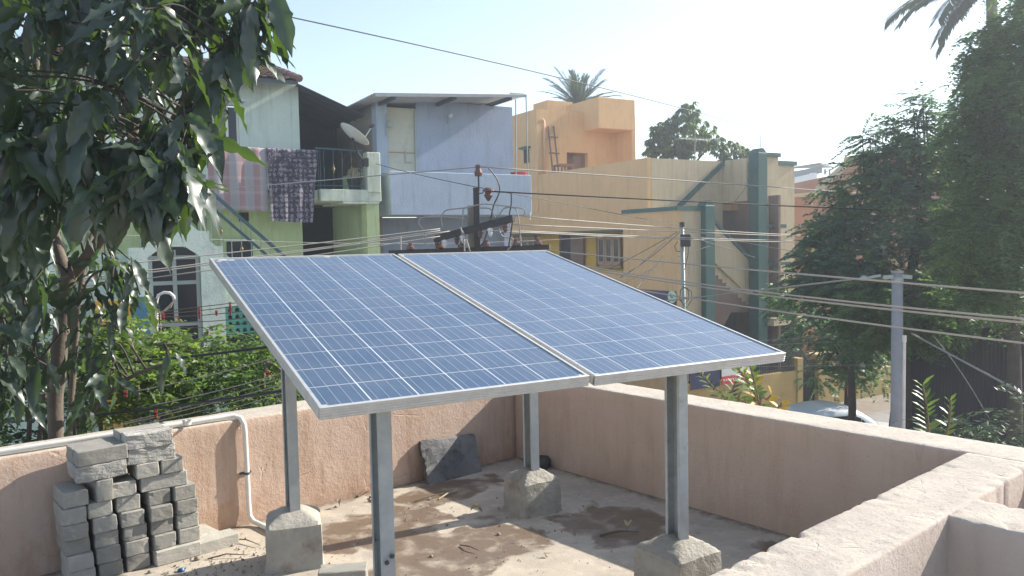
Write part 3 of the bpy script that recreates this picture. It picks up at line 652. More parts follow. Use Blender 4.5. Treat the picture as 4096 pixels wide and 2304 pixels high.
# corrugated roof, overhanging to the balcony front
rx0 = ST.py(1497, 380, 0)[0]; rx1, rz = ST.py(2105, 379, 0); rz_l = ST.py(1510, 375, 0)[1]
def corrugated(x0, x1, y0, y1, zf, pitch=.15, amp=.022, th=.008, n=8):
    mb = MB(); k = max(4, int((y1-y0)/pitch*n)); V = []; F = []
    for s_ in (0, 1):
        for i in range(k+1):
            y = y0+(y1-y0)*i/k; a = amp*math.sin(i/n*2*math.pi)
            for x in (x0, x1): V.append((x, y, zf(x, y)+a-th*s_))
    h2 = 2*(k+1)
    for i in range(k):
        F.append((2*i, 2*i+1, 2*i+3, 2*i+2)); F.append((h2+2*i+2, h2+2*i+3, h2+2*i+1, h2+2*i))
        F.append((2*i, 2*i+2, h2+2*i+2, h2+2*i)); F.append((2*i+1, h2+2*i+1, h2+2*i+3, 2*i+3))
    F.append((0, h2, h2+1, 1)); F.append((2*k, 2*k+1, h2+2*k+1, h2+2*k))
    return mb.add(V, F)
zr = lambda x, y: rz_l+(rz-rz_l)*(x-rx0)/(rx1-rx0)-.02*y*0
rf = build(corrugated(rx0, rx1, .0, YW+4.6, zr), 'roof', M['asbestos'], bh_, True)
build(MB().obox((rx0+.02, -.012, zr(rx0, 0)-.03), (rx1, -.012, zr(rx1, 0)-.03), .02, .07), 'fascia', M['asbestos'], bh_)
for px_ in (1575, 1818, 2040):
    xx = ST.py(px_, 390, .1)[0]; build(MB().box(xx-.035, xx+.035, .06, YW+4, zr(xx, 0)-.115, zr(xx, 0)-.03), 'rafter', M['dark_sheet'], bh_)
# brick side wall, each brick its own piece
sw = build(MB().box(wx0+.012, wx0+.20, YW+.203, YW+4.2, GZ, wzt-.10), 'side_wall', M['mortar'], bh_)
bme = MB().box(-.012, .012, 0, .225, 0, .075); b0 = None
for r_ in range(17):
    for k in range(9):
        z = bz0+.30+r_*.087; y = YW+.21+k*.24+(.12 if r_ % 2 else 0)
        if z > wzt-.20 or y > YW+2.3: continue
        if b0 is None: b0 = b = build(bme, 'brick', M['old_brick'], sw, local=True)
        else: b = bpy.data.objects.new('brick', b0.data); COL.objects.link(b); b.parent = sw
        bs = BASE[bh_.name]; b.location = (wx0+.012-bs.x+random.uniform(-.004, .003), y-bs.y, z-bs.z)
# thin poles from the roof corner to the balcony
for a_, b_ in (((2063, 398), (2066, 680)), ((2104, 384), (2113, 690))):
    xa, za = ST.py(*a_, .05); xb, zb = ST.py(*b_, .05); build(MB().tube([(xb, .07, bz1-.25), (xb, .07, zb), (xa, .05, za)], .016, 6), 'pole', M['iron_grey'], bh_)
xa, za = ST.py(2104, 384, .05); xb, zb = ST.py(2040, 376, .05); build(MB().tube([(xa, .05, za), (xa-.05, .05, za+.04), (xb, .05, zb+.02)], .02, 6), 'pole', M['iron_grey'], bh_)
xa, za = ST.py(2118, 880, .02); build(MB().tube([(xa, -.02, za), (xa, -.02, bz0+.06)], .014, 6), 'drain_spout', M['white_paint'], bh_)
xa, za = ST.py(2076, 688, .25)
single(MB().lathe([(.14, 0), (.20, .25), (.215, .26), (.215, .28), (.19, .28), (.13, .03)], 20, (xa, .26, bz1-.20)), 'bucket', M['red_plastic'], 'red plastic tub showing above the blue balcony wall', 'tub', ST, (xa, .26, bz1-.20))
# ------------------------------------------------------------------ green house
gh = thing('green_house', 'mint green house with clay tile roof, railed balcony and arched porch', 'house', ST, (-4, 1.0, GZ))
sx1, sz1 = ST.py(1525, 760, -.12); sx0 = ST.py(1281, 752, -.12)[0]; _, sz0 = ST.py(1400, 805, -.12)
cpost0, cpz = ST.py(1464, 608, -.12); cpost1 = ST.py(1519, 612, -.12)[0]
build(MB().box(sx0, sx1, -.12, 1.6, sz0, sz1, bev=.01), 'balcony_slab', M['balcony_white'], gh)
build(MB().box(sx0+.5, sx1-.05, -.121, 1.4, sz0-.05, sz0-.002), 'slab_drip', M['balcony_white'], gh)
build(MB().box(cpost0+.01, cpost1, -.14, .12, sz1-.06, cpz, bev=.012), 'balcony_post', M['balcony_white'], gh)
cx0 = ST.py(1468, 900, -.1)[0]; cx1 = ST.py(1518, 900, -.1)[0]
build(MB().box(cx0, cx1, -.10, .24, GZ, sz0-.052), 'column', M['lime_paint'], gh)
build(MB().box(cx1-.30, cx1-.001, .30, 1.5, sz1+.001, sz1+.42), 'parapet', M['lime_paint'], gh)
# railings: each bar its own piece
def railing(name, pxs, zt0, zt1, zb, y, x_at, mat, orn=()):
    """x_at: list of x; top rail from zt0 to zt1"""
    a, b = x_at[0], x_at[-1]; zt = lambda x: zt0+(zt1-zt0)*(x-a)/(b-a)
    t_ = build(MB().obox((a-.05, y, zt0), (b+.05, y, zt1), .05, .035), name, M[mat], gh)
    build(MB().obox((a-.05, y, zb+.08), (b+.05, y, zb+.08), .03, .02), 'lower_rail', M[mat], t_)
    for i, x in enumerate(x_at):
        build(MB().tube([(x, y, zb), (x, y, zt(x)-.016)], .009, 6), 'bar', M[mat], t_)
        if i in orn:
            zm = zb+(zt(x)-zb)*.5
            build(MB().lathe([(.008, -.09), (.018, -.075), (.012, -.06), (.036, 0), (.012, .06), (.018, .075), (.008, .09)], 6, (x, y, zm)), 'ornament', M['gold_paint'], t_)
    return t_
xs = [ST.py(p, 640, -.06)[0] for p in (1272, 1280, 1295, 1333, 1368, 1405, 1440)]
railing('railing', None, ST.py(1265, 592, -.06)[1], ST.py(1480, 605, -.06)[1], sz1, -.06, xs, 'iron_blue', (3, 5))
# main balcony to the left with cloths over its rail
rlx0, rlz0 = ST.py(500, 566, -.06); rlx1, rlz1 = ST.py(1262, 604, -.06)
xs = [rlx0+(rlx1-rlx0-.15)*k/26 for k in range(27)]
railing('railing', None, rlz0, rlz1, rlz1-.95, -.06, xs, 'iron_blue', ())
build(MB().box(rlx0-2.5, sx0-.02, .0, 1.6, sz0+.02, sz1-.02), 'balcony_slab', M['balcony_white'], gh)
YG = 1.35
ux1, uzt = ST.py(1192, 345, YG); uxl = ST.py(-500, 400, YG)[0]
uz0 = sz1
# upper wall around the window
vx0, vzt = ST.py(862, 415, YG); vx1 = ST.py(953, 415, YG)[0]; vzb = sz1+.9
w = MB(); w.box(vx1, ux1, YG, YG+.2, uz0, uzt+.2); w.box(uxl, vx0, YG, YG+.2, uz0, uzt+.2); w.box(vx0, vx1, YG+.0, YG+.2, vzt, uzt+.2); w.box(vx0, vx1, YG, YG+.2, uz0, vzb)
build(w, 'wall', M['mint_white'], gh)
build(MB().box(ux1-.2, ux1-.002, YG+.202, YG+5, uz0, uzt+.2), 'wall', M['mint_white'], gh)
wn = build(MB().box(vx0+.03, vx1-.03, YG+.15, YG+.17, vzb+.03, vzt-.03), 'window', M['glass_dark'], gh)
for xa, xb in ((vx0, vx0+.03), ((vx0+vx1)/2-.025, (vx0+vx1)/2+.025), (vx1-.03, vx1)): build(MB().box(xa, xb, YG+.09, YG+.145, vzb, vzt), 'window_frame', M['white_paint'], wn)
build(MB().box(vx0-.1, vx1+.1, YG-.25, YG-.002, vzt+.05, vzt+.12), 'sunshade', M['mint_white'], gh)
# clay tile roof
tr_ex, tr_ez = ST.py(1196, 322, YG-.55)
rp = .30
tilez = lambda y: tr_ez+(y-(YG-.55))*rp
rl = uxl-.5
roof = build(MB().prism([(YG-.55, tr_ez-.10), (YG-.55, tr_ez-.01), (YG+3.6, tilez(YG+3.6)-.01), (YG+3.6, tilez(YG+3.6)-.11)], rl, tr_ex-.02, 'x'), 'roof', M['dark_sheet'], gh)
tl = MB(); V = []; F = []; L_, W_ = .36, .24
for j in (0, 1):
    for i in range(7):
        u = i/6; V.append((W_*u, L_*j, .018*math.sin(u*math.pi*2)+.03*(1-j)))
for i in range(6): F.append((i, i+1, i+8, i+7))
n_ = len(V); V += [(a, b, c-.014) for a, b, c in V]; F += [(n_+i+7, n_+i+8, n_+i+1, n_+i) for i in range(6)]+[(n_+i, n_+i+1, i+1, i) for i in range(6)]
F += [(0, 7, n_+7, n_), (n_+6, n_+13, 13, 6)]
tl.add(V, F); t0 = None; bs = BASE[gh.name]
for r_ in range(11):
    for k in range(26 if r_ < 10 else 26):
        x = tr_ex-.25-k*.235+random.uniform(-.006, .006); y = YG-.60+r_*.31
        if t0 is None: t0 = q = build(tl, 'tile', M['tile_clay'], roof, local=True)
        else: q = bpy.data.objects.new('tile', t0.data); COL.objects.link(q); q.parent = roof
        q.location = (x-bs.x, y-bs.y, tilez(y)+.02-bs.z+random.uniform(-.006, .006)); q.rotation_euler = (math.atan(rp)-.03+random.uniform(-.02, .02), random.uniform(-.02, .02), random.uniform(-.03, .03))
for k in range(8):
    y = YG-.58+k*.42; build(MB().tube([(tr_ex, y, tilez(y)+.05), (tr_ex, y+.44, tilez(y+.44)+.045)], [.085, .07], 8), 'verge_tile', M['tile_clay'], roof)
# lean-to roof and dark recess beside it
q0 = ST.py(1190, 350, YG+.2); q1 = ST.py(1412, 462, YG+.2)
lt = MB(); x0_, z0_ = q0[0]-.1, q0[1]+.0; x1_, z1_ = q1[0]+.15, q1[1]-.05
n = 40
V = []; F = []
for s_ in (0, 1):
    for i in range(n+1):
        y = YG-.25+4.4*i/n; a = .02*math.sin(i*math.pi/2)
        V += [(x0_, y, z0_+a-.012*s_), (x1_, y, z1_+a-.012*s_)]
for i in range(n): F += [(2*i, 2*i+1, 2*i+3, 2*i+2), (2*n+2+2*i+2, 2*n+2+2*i+3, 2*n+2+2*i+1, 2*n+2+2*i)]
F += [(0, 2*n+2, 2*n+3, 1), (2*n, 2*n+1, 4*n+3, 4*n+2)]
build(lt.add(V, F), 'lean_to_roof', M['dark_sheet'], gh, True)
build(MB().box(ux1+.002, wx0-.02, YG+2.6, YG+2.75, GZ, z0_-.05), 'back_wall', M['recess_shade'], gh)
build(MB().box(ux1+.05, wx0-.15, YG-.05, YG+2.5, sz1-.1, sz1-.003), 'passage_floor', M['recess_shade'], gh)
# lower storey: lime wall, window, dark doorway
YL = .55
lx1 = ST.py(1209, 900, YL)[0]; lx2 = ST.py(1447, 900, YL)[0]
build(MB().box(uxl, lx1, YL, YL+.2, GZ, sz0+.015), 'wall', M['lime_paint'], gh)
build(MB().box(lx1+.01, lx2+1.2, YL+2.2, YL+2.4, GZ, sz0-.01), 'inner_wall', M['opening_shade'], gh)
build(MB().box(lx1+.01, lx2+1.2, YL-.3, YL+2.2, ST.py(1300, 1060, YL)[1]-.2, ST.py(1300, 1060, YL)[1]), 'landing', M['recess_shade'], gh)
build(MB().box(lx2-.02, lx2+.12, YL+.2, YL+2.1, GZ, sz0-.01), 'wall', M['lime_paint'], gh)
a = ST.py(905, 966, YL); b = ST.py(1012, 1040, YL)
wn = build(MB().box(a[0], b[0], YL-.012, YL-.002, b[1], a[1]), 'window', M['glass_dark'], gh); build(MB().box(a[0]-.05, b[0]+.05, YL-.05, YL-.013, a[1]+.001, a[1]+.05), 'window_frame', M['mint_white'], wn)
a = ST.py(955, 860, YL); build(MB().box(a[0], a[0]+.2, YL-.02, YL-.002, a[1]-.14, a[1]+.05), 'vent', M['opening_shade'], gh)
# outside stair with double handrail
YS = -.55
p0, p1 = ST.py(930, 843, YS), ST.py(1140, 1028, YS); sl = (p1[1]-p0[1])/(p1[0]-p0[0])
sr = build(MB().obox((p0[0]-.9, YS, p0[1]-.9*sl), (p1[0]+.6, YS, p1[1]+.6*sl), .07, .06), 'stair_rail', M['iron_blue'], gh)
build(MB().obox((p0[0]-.9, YS, p0[1]-.9*sl-.30), (p1[0]+.6, YS, p1[1]+.6*sl-.30), .05, .05), 'lower_rail', M['iron_blue'], sr)
for k in range(13):
    x = p0[0]-.8+k*.19; z = p0[1]+(x-p0[0])*sl; build(MB().tube([(x, YS, z-1.0), (x, YS, z-.03)], .010, 6), 'bar', M['iron_grey'], sr)
    if k % 2: build(MB().lathe([(.008, -.09), (.018, -.075), (.012, -.06), (.038, 0), (.012, .06), (.018, .075), (.008, .09)], 6, (x, YS, z-.62)), 'ornament', M['gold_paint'], sr)
stp = build(MB().obox((p0[0]-.9, YS+.45, p0[1]-.9*sl-1.12), (p1[0]+.6, YS+.45, p1[1]+.6*sl-1.12), .9, .16), 'stair', M['mint_white'], gh)
# porch with chamfered grille doorway
YP = -3.6
def pp_(px, py): return ST.py(px, py, YP)
T = pp_(640, 925)[1]; T2 = pp_(860, 985)[1]
ox0, ox1 = pp_(596, 1150)[0], pp_(806, 1150)[0]; otop = pp_(700, 987)[1]; osh = pp_(806, 1025)[1]
lx = pp_(520, 1100)[0]; rxa = pp_(838, 950)[0]; rxb = pp_(892, 1010)[0]
ob = GZ+2.6
pc = build(MB().prism([(lx, ob-2.6), (ox0, ob-2.6), (ox0, osh), (ox0+.22, otop), (ox1-.22, otop), (ox1, osh), (ox1, ob-2.6), (rxb, ob-2.6), (rxb, T2), (rxa, T2), (rxa, T), (ox0-.02, T), (ox0-.02, T2), (lx, T2)], YP, YP+.22, 'y'), 'porch', M['mint_white'], gh)
build(MB().box(ox0, ox1, YP+.8, YP+.9, GZ, otop+.2), 'porch_room', M['opening_shade'], gh)
build(MB().box(lx-1.7, lx-.002, YP+.25, YP+.45, GZ, T2-.1), 'porch_wall', M['mint_paint'], gh)
build(MB().box(lx-.002+.0, rxb-.01, YP+.222, YP+3.8, T2-.35, T2-.2), 'porch_roof', M['mint_white'], gh)
zd = pp_(560, 1187)[1]; build(MB().box(lx+.01, ox0-.004, YP-.008, YP-.001, GZ+1.5, zd), 'dado', M['blue_dado'], gh)
gr = build(MB().box(ox0+.01, ox1-.01, YP+.10, YP+.115, ob-.5, otop-.02), 'grille_door', M['glass_dark'], gh)
zr1, zr2 = pp_(700, 1030)[1], pp_(700, 1132)[1]
for z in (zr1, zr2, pp_(700, 1300)[1]): build(MB().box(ox0+.02, ox1-.02, YP+.06, YP+.099, z-.03, z+.03), 'grille_bar', M['iron_grey'], gr)
for x in (ox0+.035, (ox0+ox1)/2, ox1-.035): build(MB().box(x-.03, x+.03, YP+.055, YP+.098, ob-.5, otop-.05), 'grille_bar', M['iron_grey'], gr)
# breeze block panel right of the porch
qx0, qzt = ST.py(876, 1228, YP+.3); qx1, qzb = ST.py(1025, 1370, YP+.3)
build(MB().box(rxb-.012, qx1+1.5, YP+.3, YP+.5, qzt, T2-.55), 'porch_wall', M['mint_white'], gh)
build(MB().box(qx0+.01, qx1+1.5, YP+.62, YP+.7, GZ, qzt), 'inner_wall', M['opening_shade'], gh)
bzb = build(MB().box(qx0, qx1+.02, YP+.3, YP+.34, qzb-.2, qzb-.12), 'breeze_screen', M['breeze_green'], gh)
nb = 5; bw = (qx1-qx0)/nb
blk = MB()
arc = [(math.cos(t_), math.sin(t_)) for t_ in np.linspace(0, math.pi, 7)]
for k in range(nb):
    for r_ in range(4):
        x = qx0+k*bw; z = qzt-(r_+1)*bw
        o_ = MB(); o_.box(x, x+.022, YP+.3, YP+.38, z, z+bw-.002); o_.box(x+bw-.024, x+bw-.002, YP+.3, YP+.38, z, z+bw-.002); o_.box(x+.0221, x+bw-.0241, YP+.3, YP+.38, z, z+.02); o_.box(x+.0221, x+bw-.0241, YP+.3, YP+.38, z+bw-.022, z+bw-.002)
        o_.prism([(x+.0222, z+bw*.5), (x+.0222, z+bw-.0222), (x+bw*.5, z+bw-.0222)], YP+.31, YP+.36, 'y'); o_.prism([(x+bw-.0242, z+bw*.5), (x+bw*.5, z+bw-.0222), (x+bw-.0242, z+bw-.0222)], YP+.31, YP+.36, 'y')
        build(o_, 'breeze_block', M['breeze_green'], bzb)
# ochre boards at the far left of the porch
a, b = ST.py(420, 1203, YP-.5), ST.py(530, 1262, YP-.5); single(MB().box(a[0]-.15, b[0], YP-.5, YP-.42, GZ, a[1]), 'yard_wall', M['ochre_wall'], 'ochre yellow yard wall glimpsed behind the mango trunk', 'wall', ST, ((a[0]+b[0])/2-1, YP-.46, GZ))
# bent service pipe standing before the porch
c0 = at(632, 1330, 11.5)
sp = thing('service_pipe', 'white hooked conduit pipe standing before the dark porch grille', 'pipe', WORLD, tuple(c0))
P_ = [at(628, 1700, 11.5), at(626, 1300, 11.5), at(626, 1205, 11.5), at(634, 1180, 11.5), at(655, 1170, 11.5), at(680, 1172, 11.5), at(695, 1186, 11.5), at(697, 1200, 11.5)]
build(MB().tube(P_, .022, 10), 'conduit', M['white_pvc'], sp, True)
for dx in (-3, 0, 4): build(MB().tube([at(696, 1200, 11.5), at(680+dx, 1225+dx, 11.48), at(655+dx, 1245, 11.46), at(634+2*dx, 1250+dx, 11.45), at(632+3*dx, 1330, 11.45)], .006, 5), 'wire', M['twig_pale'], sp)
# satellite dish
sc = ST.py(1405, 545, -.12); sdh = thing('satellite_dish', 'white satellite dish with feed arm fixed to the mint balcony corner', 'dish', ST, (ST.py(1455, 660, -.16)[0], -.16, ST.py(1455, 660, -.16)[1]))
ctr = Vector((sc[0], -.30, sc[1])); nrm = Vector((.60, -.02, .78)).normalized(); e_ = .36
prof = [(0.0, 0), (.10, .006), (.2, .026), (.29, .056), (e_, .088), (e_+.008, .085), (e_, .075), (.29, .044), (.2, .014), (.1, -.008), (0, -.014)]
build(MB().lathe(prof, 28, ctr-nrm*.05, nrm), 'reflector', M['dish_white'], sdh, True)
a = ST.py(1452, 575, -.3); b = ST.py(1488, 505, -.3); A_, B_ = Vector((a[0], -.3, a[1])), Vector((b[0], -.3, b[1]))
build(MB().tube([A_, A_*.6+B_*.4+Vector((-.03, 0, 0)), B_], .012, 6), 'feed_arm', M['iron_grey'], sdh); build(MB().lathe([(.025, -.06), (.04, 0), (.03, .06)], 10, B_, (B_-ctr)), 'feed_horn', M['iron_black'], sdh)
m0 = ST.py(1462, 655, -.16); build(MB().tube([ctr-nrm*.06, Vector((m0[0]-.18, -.2, m0[1]+.22)), Vector((m0[0], -.15, m0[1]))], .024, 8), 'mount', M['iron_black'], sdh); build(MB().box(m0[0]-.05, m0[0]+.06, -.20, -.12, m0[1]-.06, m0[1]+.12), 'bracket', M['iron_black'], sdh)
# potted plant on the balcony floor
ax = ST.py(1418, 725, .15)
pb = thing('potted_plant', 'wilting potted plant behind the mint balcony railing', 'plant', ST, (ax[0], .15, sz1))
build(MB().lathe([(.12, 0), (.17, .24), (.18, .25), (.18, .28), (.15, .28), (.10, .02)], 16, (ax[0], .15, sz1)), 'pot', M['iron_black'], pb)
for k in range(9):
    t_ = k*.7; r_ = random.uniform(.10, .22); build(MB().tube([(ax[0], .15, sz1+.27), (ax[0]+.3*r_*math.cos(t_), .15+.3*r_*math.sin(t_), sz1+.5), (ax[0]+r_*math.cos(t_), .15+r_*math.sin(t_), sz1+.46), (ax[0]+1.3*r_*math.cos(t_), .15+1.3*r_*math.sin(t_), sz1+.25)], .008, 5), 'stem', M['twig_pale'], pb)
# cloths
def cloth_mat(name, kind):
    m, t, out = nodes(name); p = N(t, 'BsdfPrincipled'); tc = N(t, 'TexCoord'); sx = N(t, 'SeparateXYZ'); t.links.new(tc.outputs['Object'], sx.inputs[0])
    if kind == 'stripe':
        x = sx.outputs[0]
        def band(per, off, w_):
            f = mth(t, 'FRACT', mth(t, 'ADD', mth(t, 'DIVIDE', x, per), off)); return mth(t, 'LESS_THAN', f, w_)
        c = mixc(t, mth(t, 'MULTIPLY', band(.30, 0, .42), .8), (.36, .33, .335), (.34, .20, .195)); c = mixc(t, mth(t, 'MULTIPLY', band(.30, .3, .10), .5), c, (.34, .33, .37))
        z = mth(t, 'FRACT', mth(t, 'DIVIDE', sx.outputs[2], .30)); c = mixc(t, mth(t, 'MULTIPLY', mth(t, 'LESS_THAN', z, .2), .3), c, (.50, .42, .42))
    else:
        v = N(t, 'TexVoronoi'); v.inputs['Scale'].default_value = 9.5; v.inputs['Randomness'].default_value = .25; t.links.new(tc.outputs['Object'], v.inputs['Vector'])
        nz = noise_tex(t, 34, 3, .6, src=tc.outputs['Object'])
        f = mth(t, 'LESS_THAN', mth(t, 'ADD', v.outputs['Distance'], mth(t, 'MULTIPLY', mth(t, 'SUBTRACT', nz, .5), 1.3)), .46)
        f2 = mth(t, 'GREATER_THAN', noise_tex(t, 24, 2, .5, src=tc.outputs['Object']), .60)
        c = mixc(t, f, (.06, .055, .075), (.27, .245, .265)); c = mixc(t, mth(t, 'MULTIPLY', f2, .5), c, (.22, .19, .22))
    t.links.new(c, p.inputs['Base Color']); p.inputs['Roughness'].default_value = .95; p.inputs['Specular IOR Level'].default_value = .1
    t.links.new(p.outputs[0], out.inputs[0]); M[name] = m
cloth_mat('striped_cotton', 'stripe'); cloth_mat('floral_print', 'floral')
def cloth(name, label, tl, tr, bl, br, y, mat, seed, skew=0):
    (x0, z0), (x1, z1) = ST.py(*tl, y), ST.py(*tr, y); (x2, z2), (x3, z3) = ST.py(*bl, y), ST.py(*br, y)
    nx, nz = 40, 24; V = []; F = []
    for j in range(nz+1):
        v = j/nz
        for i in range(nx+1):
            u = i/nx; x = (x0*(1-u)+x1*u)*(1-v)+(x2*(1-u)+x3*u)*v; z = (z0*(1-u)+z1*u)*(1-v)+(z2*(1-u)+z3*u)*v
            f = .022*math.sin(u*19+seed+.8*math.sin(v*3))*(.35+v)+.02*mnoise.noise(Vector((u*6, v*3, seed)))
            V.append((x, y-.02+f-.03*min(1, v*6), z+.01*mnoise.noise(Vector((u*9, 0, seed)))*(v > .9)))
    w_ = nx+1
    for j in range(nz):
        for i in range(nx): a = j*w_+i; F.append((a, a+w_, a+w_+1, a+1))
    # over the rail and down the back
    k = len(V); 
    for (dy, dz) in ((.02, .03), (.07, .02), (.09, -.3)):
        for i in range(nx+1): p = V[i]; V.append((p[0], p[1]+dy, p[2]+dz))
    prev = 0
    for r_ in range(3):
        for i in range(nx): F.append((prev+i, prev+i+1, k+r_*w_+i+1, k+r_*w_+i))
        prev = k+r_*w_
    single(MB().add(V, F), name, M[mat], label, 'cloth', ST, ((x2+x3)/2, y, z2), smooth=True)
cloth('bed_sheet', 'red and white striped bedsheet hung over the green house balcony rail', (826, 581), (1066, 598), (838, 835), (1072, 846), -.13, 'striped_cotton', 1)
cloth('bed_sheet', 'dark floral bedsheet hung over the rail beside the striped one', (1063, 597), (1268, 606), (1080, 884), (1246, 892), -.15, 'floral_print', 4)
# ------------------------------------------------------------------ orange house
xa, ya, yb = 7.75, 2.40, 1.05
oh = thing('orange_house', 'orange corner house with pale right faces, green pillars and roof block', 'house', ST, (10, 4, GZ))
zT = 4.20; zB = ST.px(2480, 920, xa)[1]; yR = ST.px(2492, 880, xa)[0]; zS = ST.px(2709, 838, xa)[1]
x2 = ST.py(2890, 648, ya)[0]; yL = 13.0
build(MB().box(xa, xa+.18, ya, yL, zB+.02, zT, bev=.01), 'parapet', M['orange_paint'], oh)
build(MB().box(xa+.181, xa+6, ya+.2, yL-.01, zB+.60, zB+.80), 'roof_slab', M['orange_paint'], oh)
build(MB().box(xa+.01, xa+1.2, yR+.01, yL-.02, zB-.04, zB+.018), 'lintel_soffit', M['green_trim'], oh)
build(MB().box(xa+.181, x2, ya, ya+.18, GZ, zT-.01), 'wall', M['cream_pale'], oh)
bxr = ST.py(2806, 900, yb)[0]
build(MB().box(xa+.002, xa+.2, yb, yR, GZ, zS), 'wall', M['orange_paint'], oh)
build(MB().box(xa+.201, bxr, yb+.001, yb+.2, GZ, zS-.002), 'wall', M['cream_pale'], oh)
build(MB().box(xa+.202, bxr+.3, yb+.201, ya-.003, zS-.25, zS-.05), 'landing', M['cream_pale'], oh)
build(MB().box(xa-.06, xa-.001, yb-.06, yR, zS-.02, zS+.10), 'trim', M['green_trim'], oh)
build(MB().box(xa-.06, bxr, yb-.061, yb-.001, zS-.021, zS+.101), 'trim', M['green_trim'], oh)
# porch wall set back, with door and windows
xr = xa+1.15
build(MB().box(xr, xr+.2, yR-.6, yL, GZ, zB+.5), 'porch_wall', M['yellow_paint'], oh)
build(MB().box(xa+.205, xr-.002, yR-.18, yR-.002, GZ, zB-.045), 'porch_return', M['yellow_paint'], oh)
build(MB().box(xa+.003, xa+.12, yR+.001, yL, GZ, ST.px(2400, 1085, xa)[1]), 'wall', M['orange_paint'], oh)
build(MB().box(xa+.121, xr-.002, yR+.001, yL, ST.px(2400, 1085, xa)[1]-.9, ST.px(2400, 1085, xa)[1]-.75), 'porch_floor', M['cream_pale'], oh)
def yz(px, py, off=0): return ST.px(px, py, xr+off)
def window(pl, pr, pt, pb, panes):
    (y0, z1), (y1, z0) = yz(pl, pt), yz(pr, pb)
    y0, y1 = max(y0, y1), min(y0, y1)
    wn = build(MB().box(xr-.02, xr-.004, y1, y0, z0, z1), 'window', M['glass_dark'], oh)
    build(MB().box(xr-.10, xr-.021, y1-.06, y1, z0-.06, z1+.06), 'window_frame', M['wood'], wn); build(MB().box(xr-.10, xr-.021, y0, y0+.06, z0-.06, z1+.06), 'window_frame', M['wood'], wn)
    build(MB().box(xr-.10, xr-.021, y1+.001, y0-.001, z1, z1+.06), 'window_frame', M['wood'], wn); build(MB().box(xr-.13, xr-.021, y1-.061, y0+.061, z0-.12, z0-.061), 'sill', M['wood_pale'], wn)
    for k in range(panes):
        ya_, yb_ = y1+(y0-y1)*k/panes, y1+(y0-y1)*(k+1)/panes
        o_ = MB(); o_.box(xr-.085, xr-.05, ya_+.01, ya_+.10, z0, z1-.002); o_.box(xr-.085, xr-.05, yb_-.10, yb_-.01, z0, z1-.002); o_.box(xr-.084, xr-.051, ya_+.1001, yb_-.1001, z0, z0+.12); o_.box(xr-.084, xr-.051, ya_+.1001, yb_-.1001, z1-.12, z1-.002)
        build(o_, 'shutter', M['wood_pale'], wn); build(MB().box(xr-.07, xr-.06, ya_+.101, yb_-.101, z0+.121, z1-.121), 'pane', M['glass_dark'], wn)
window(2396, 2488, 945, 1060, 3); window(2064, 2146, 948, 1060, 3)
(y0, z1), (y1, z0) = yz(2250, 940), yz(2339, 1100)
dr = build(MB().box(xr-.03, xr-.004, y1, y0, z0-.6, z1), 'door', M['opening_shade'], oh)
build(MB().box(xr-.08, xr-.031, y1, y1+(y0-y1)*.55, z0-.6, z1-.04), 'door_leaf', M['wood'], dr); build(MB().box(xr-.12, xr-.031, y0, y0+.08, z0-.6, z1+.08), 'door_frame', M['wood'], dr); build(MB().box(xr-.12, xr-.031, y1-.08, y1, z0-.6, z1+.08), 'door_frame', M['wood'], dr)
# green pillars
def pillar(x, y, w_, zt):
    build(MB().box(x-w_/2, x+w_/2, y-w_/2, y+w_/2, GZ, zt, bev=.02), 'pillar', M['green_trim'], oh)
    build(MB().prism([(x-w_/2+.02, zt), (x+w_/2-.02, zt), (x+.05, zt+.14), (x-.05, zt+.14)], y-w_/2+.02, y+w_/2-.02, 'y'), 'pillar_cap', M['green_trim'], oh)
p1x = ST.py(2823, 900, yb)[0]; p2x = ST.py(3037, 900, yb)[0]
pillar(p1x, yb, .40, ST.py(2823, 822, yb)[1]); pillar(p2x, yb+.05, .42, ST.py(3037, 612, yb)[1])
build(MB().tube([(p2x+.05, yb, 4.5), (p2x+.05, yb, 4.9)], .015, 5), 'rod', M['iron_black'], oh)
# stair: sloping trims, stepped flights and walls
a, b = ST.py(2712, 826, ya), ST.py(2892, 650, ya)
build(MB().obox((a[0], ya-.05, a[1]), (b[0], ya-.05, b[1]), .09, .13), 'stair_trim', M['green_trim'], oh)
build(MB().box(x2+.001, x2+.18, yb+.3, ya+.18, ST.px(2950, 806, x2)[1], zT), 'wall', M['cream_pale'], oh)
build(MB().box(x2+.9, x2+1.0, yb-.2, ya+1.2, GZ, 3.0), 'stairwell_wall', M['recess_brown'], oh)
build(MB().box(x2-.9, x2+.9, ya+.6, ya+.7, GZ, zT-.3), 'stairwell_wall', M['recess_brown'], oh)
a, b = ST.py(2850, 882, yb+.3), ST.py(3024, 1064, yb+.3); c, d = ST.py(2850, 1042, yb+.3), ST.py(3024, 1207, yb+.3)
sf = build(MB().prism([a, b, d, c], yb+.30, yb+.40, 'y'), 'stair_parapet', M['cream_pale'], oh)
build(MB().obox((a[0], yb+.27, a[1]), (b[0], yb+.27, b[1]), .10, .09), 'stair_trim', M['green_trim'], oh)
n = 11
for k in range(n):
    u0, u1 = k/n, (k+1)/n; xs0, xs1 = c[0]+(d[0]-c[0])*u0, c[0]+(d[0]-c[0])*u1; z = c[1]+(d[1]-c[1])*u0
    build(MB().box(xs0, xs1-.002, yb+.402, ya-.01, z-.35, z+.02), 'step', M['cream_pale'], sf)
e0, e1 = ST.py(2850, 1300, yb+.35), ST.py(3020, 1210, yb+.35)
build(MB().prism([(c[0], c[1]-.02), (d[0], d[1]-.02), (d[0], d[1]-.35), (c[0]+.9, d[1]-.3), (c[0], d[1]-1.5)], yb+.42, yb+.52, 'y'), 'stair_wall', M['recess_brown'], oh)
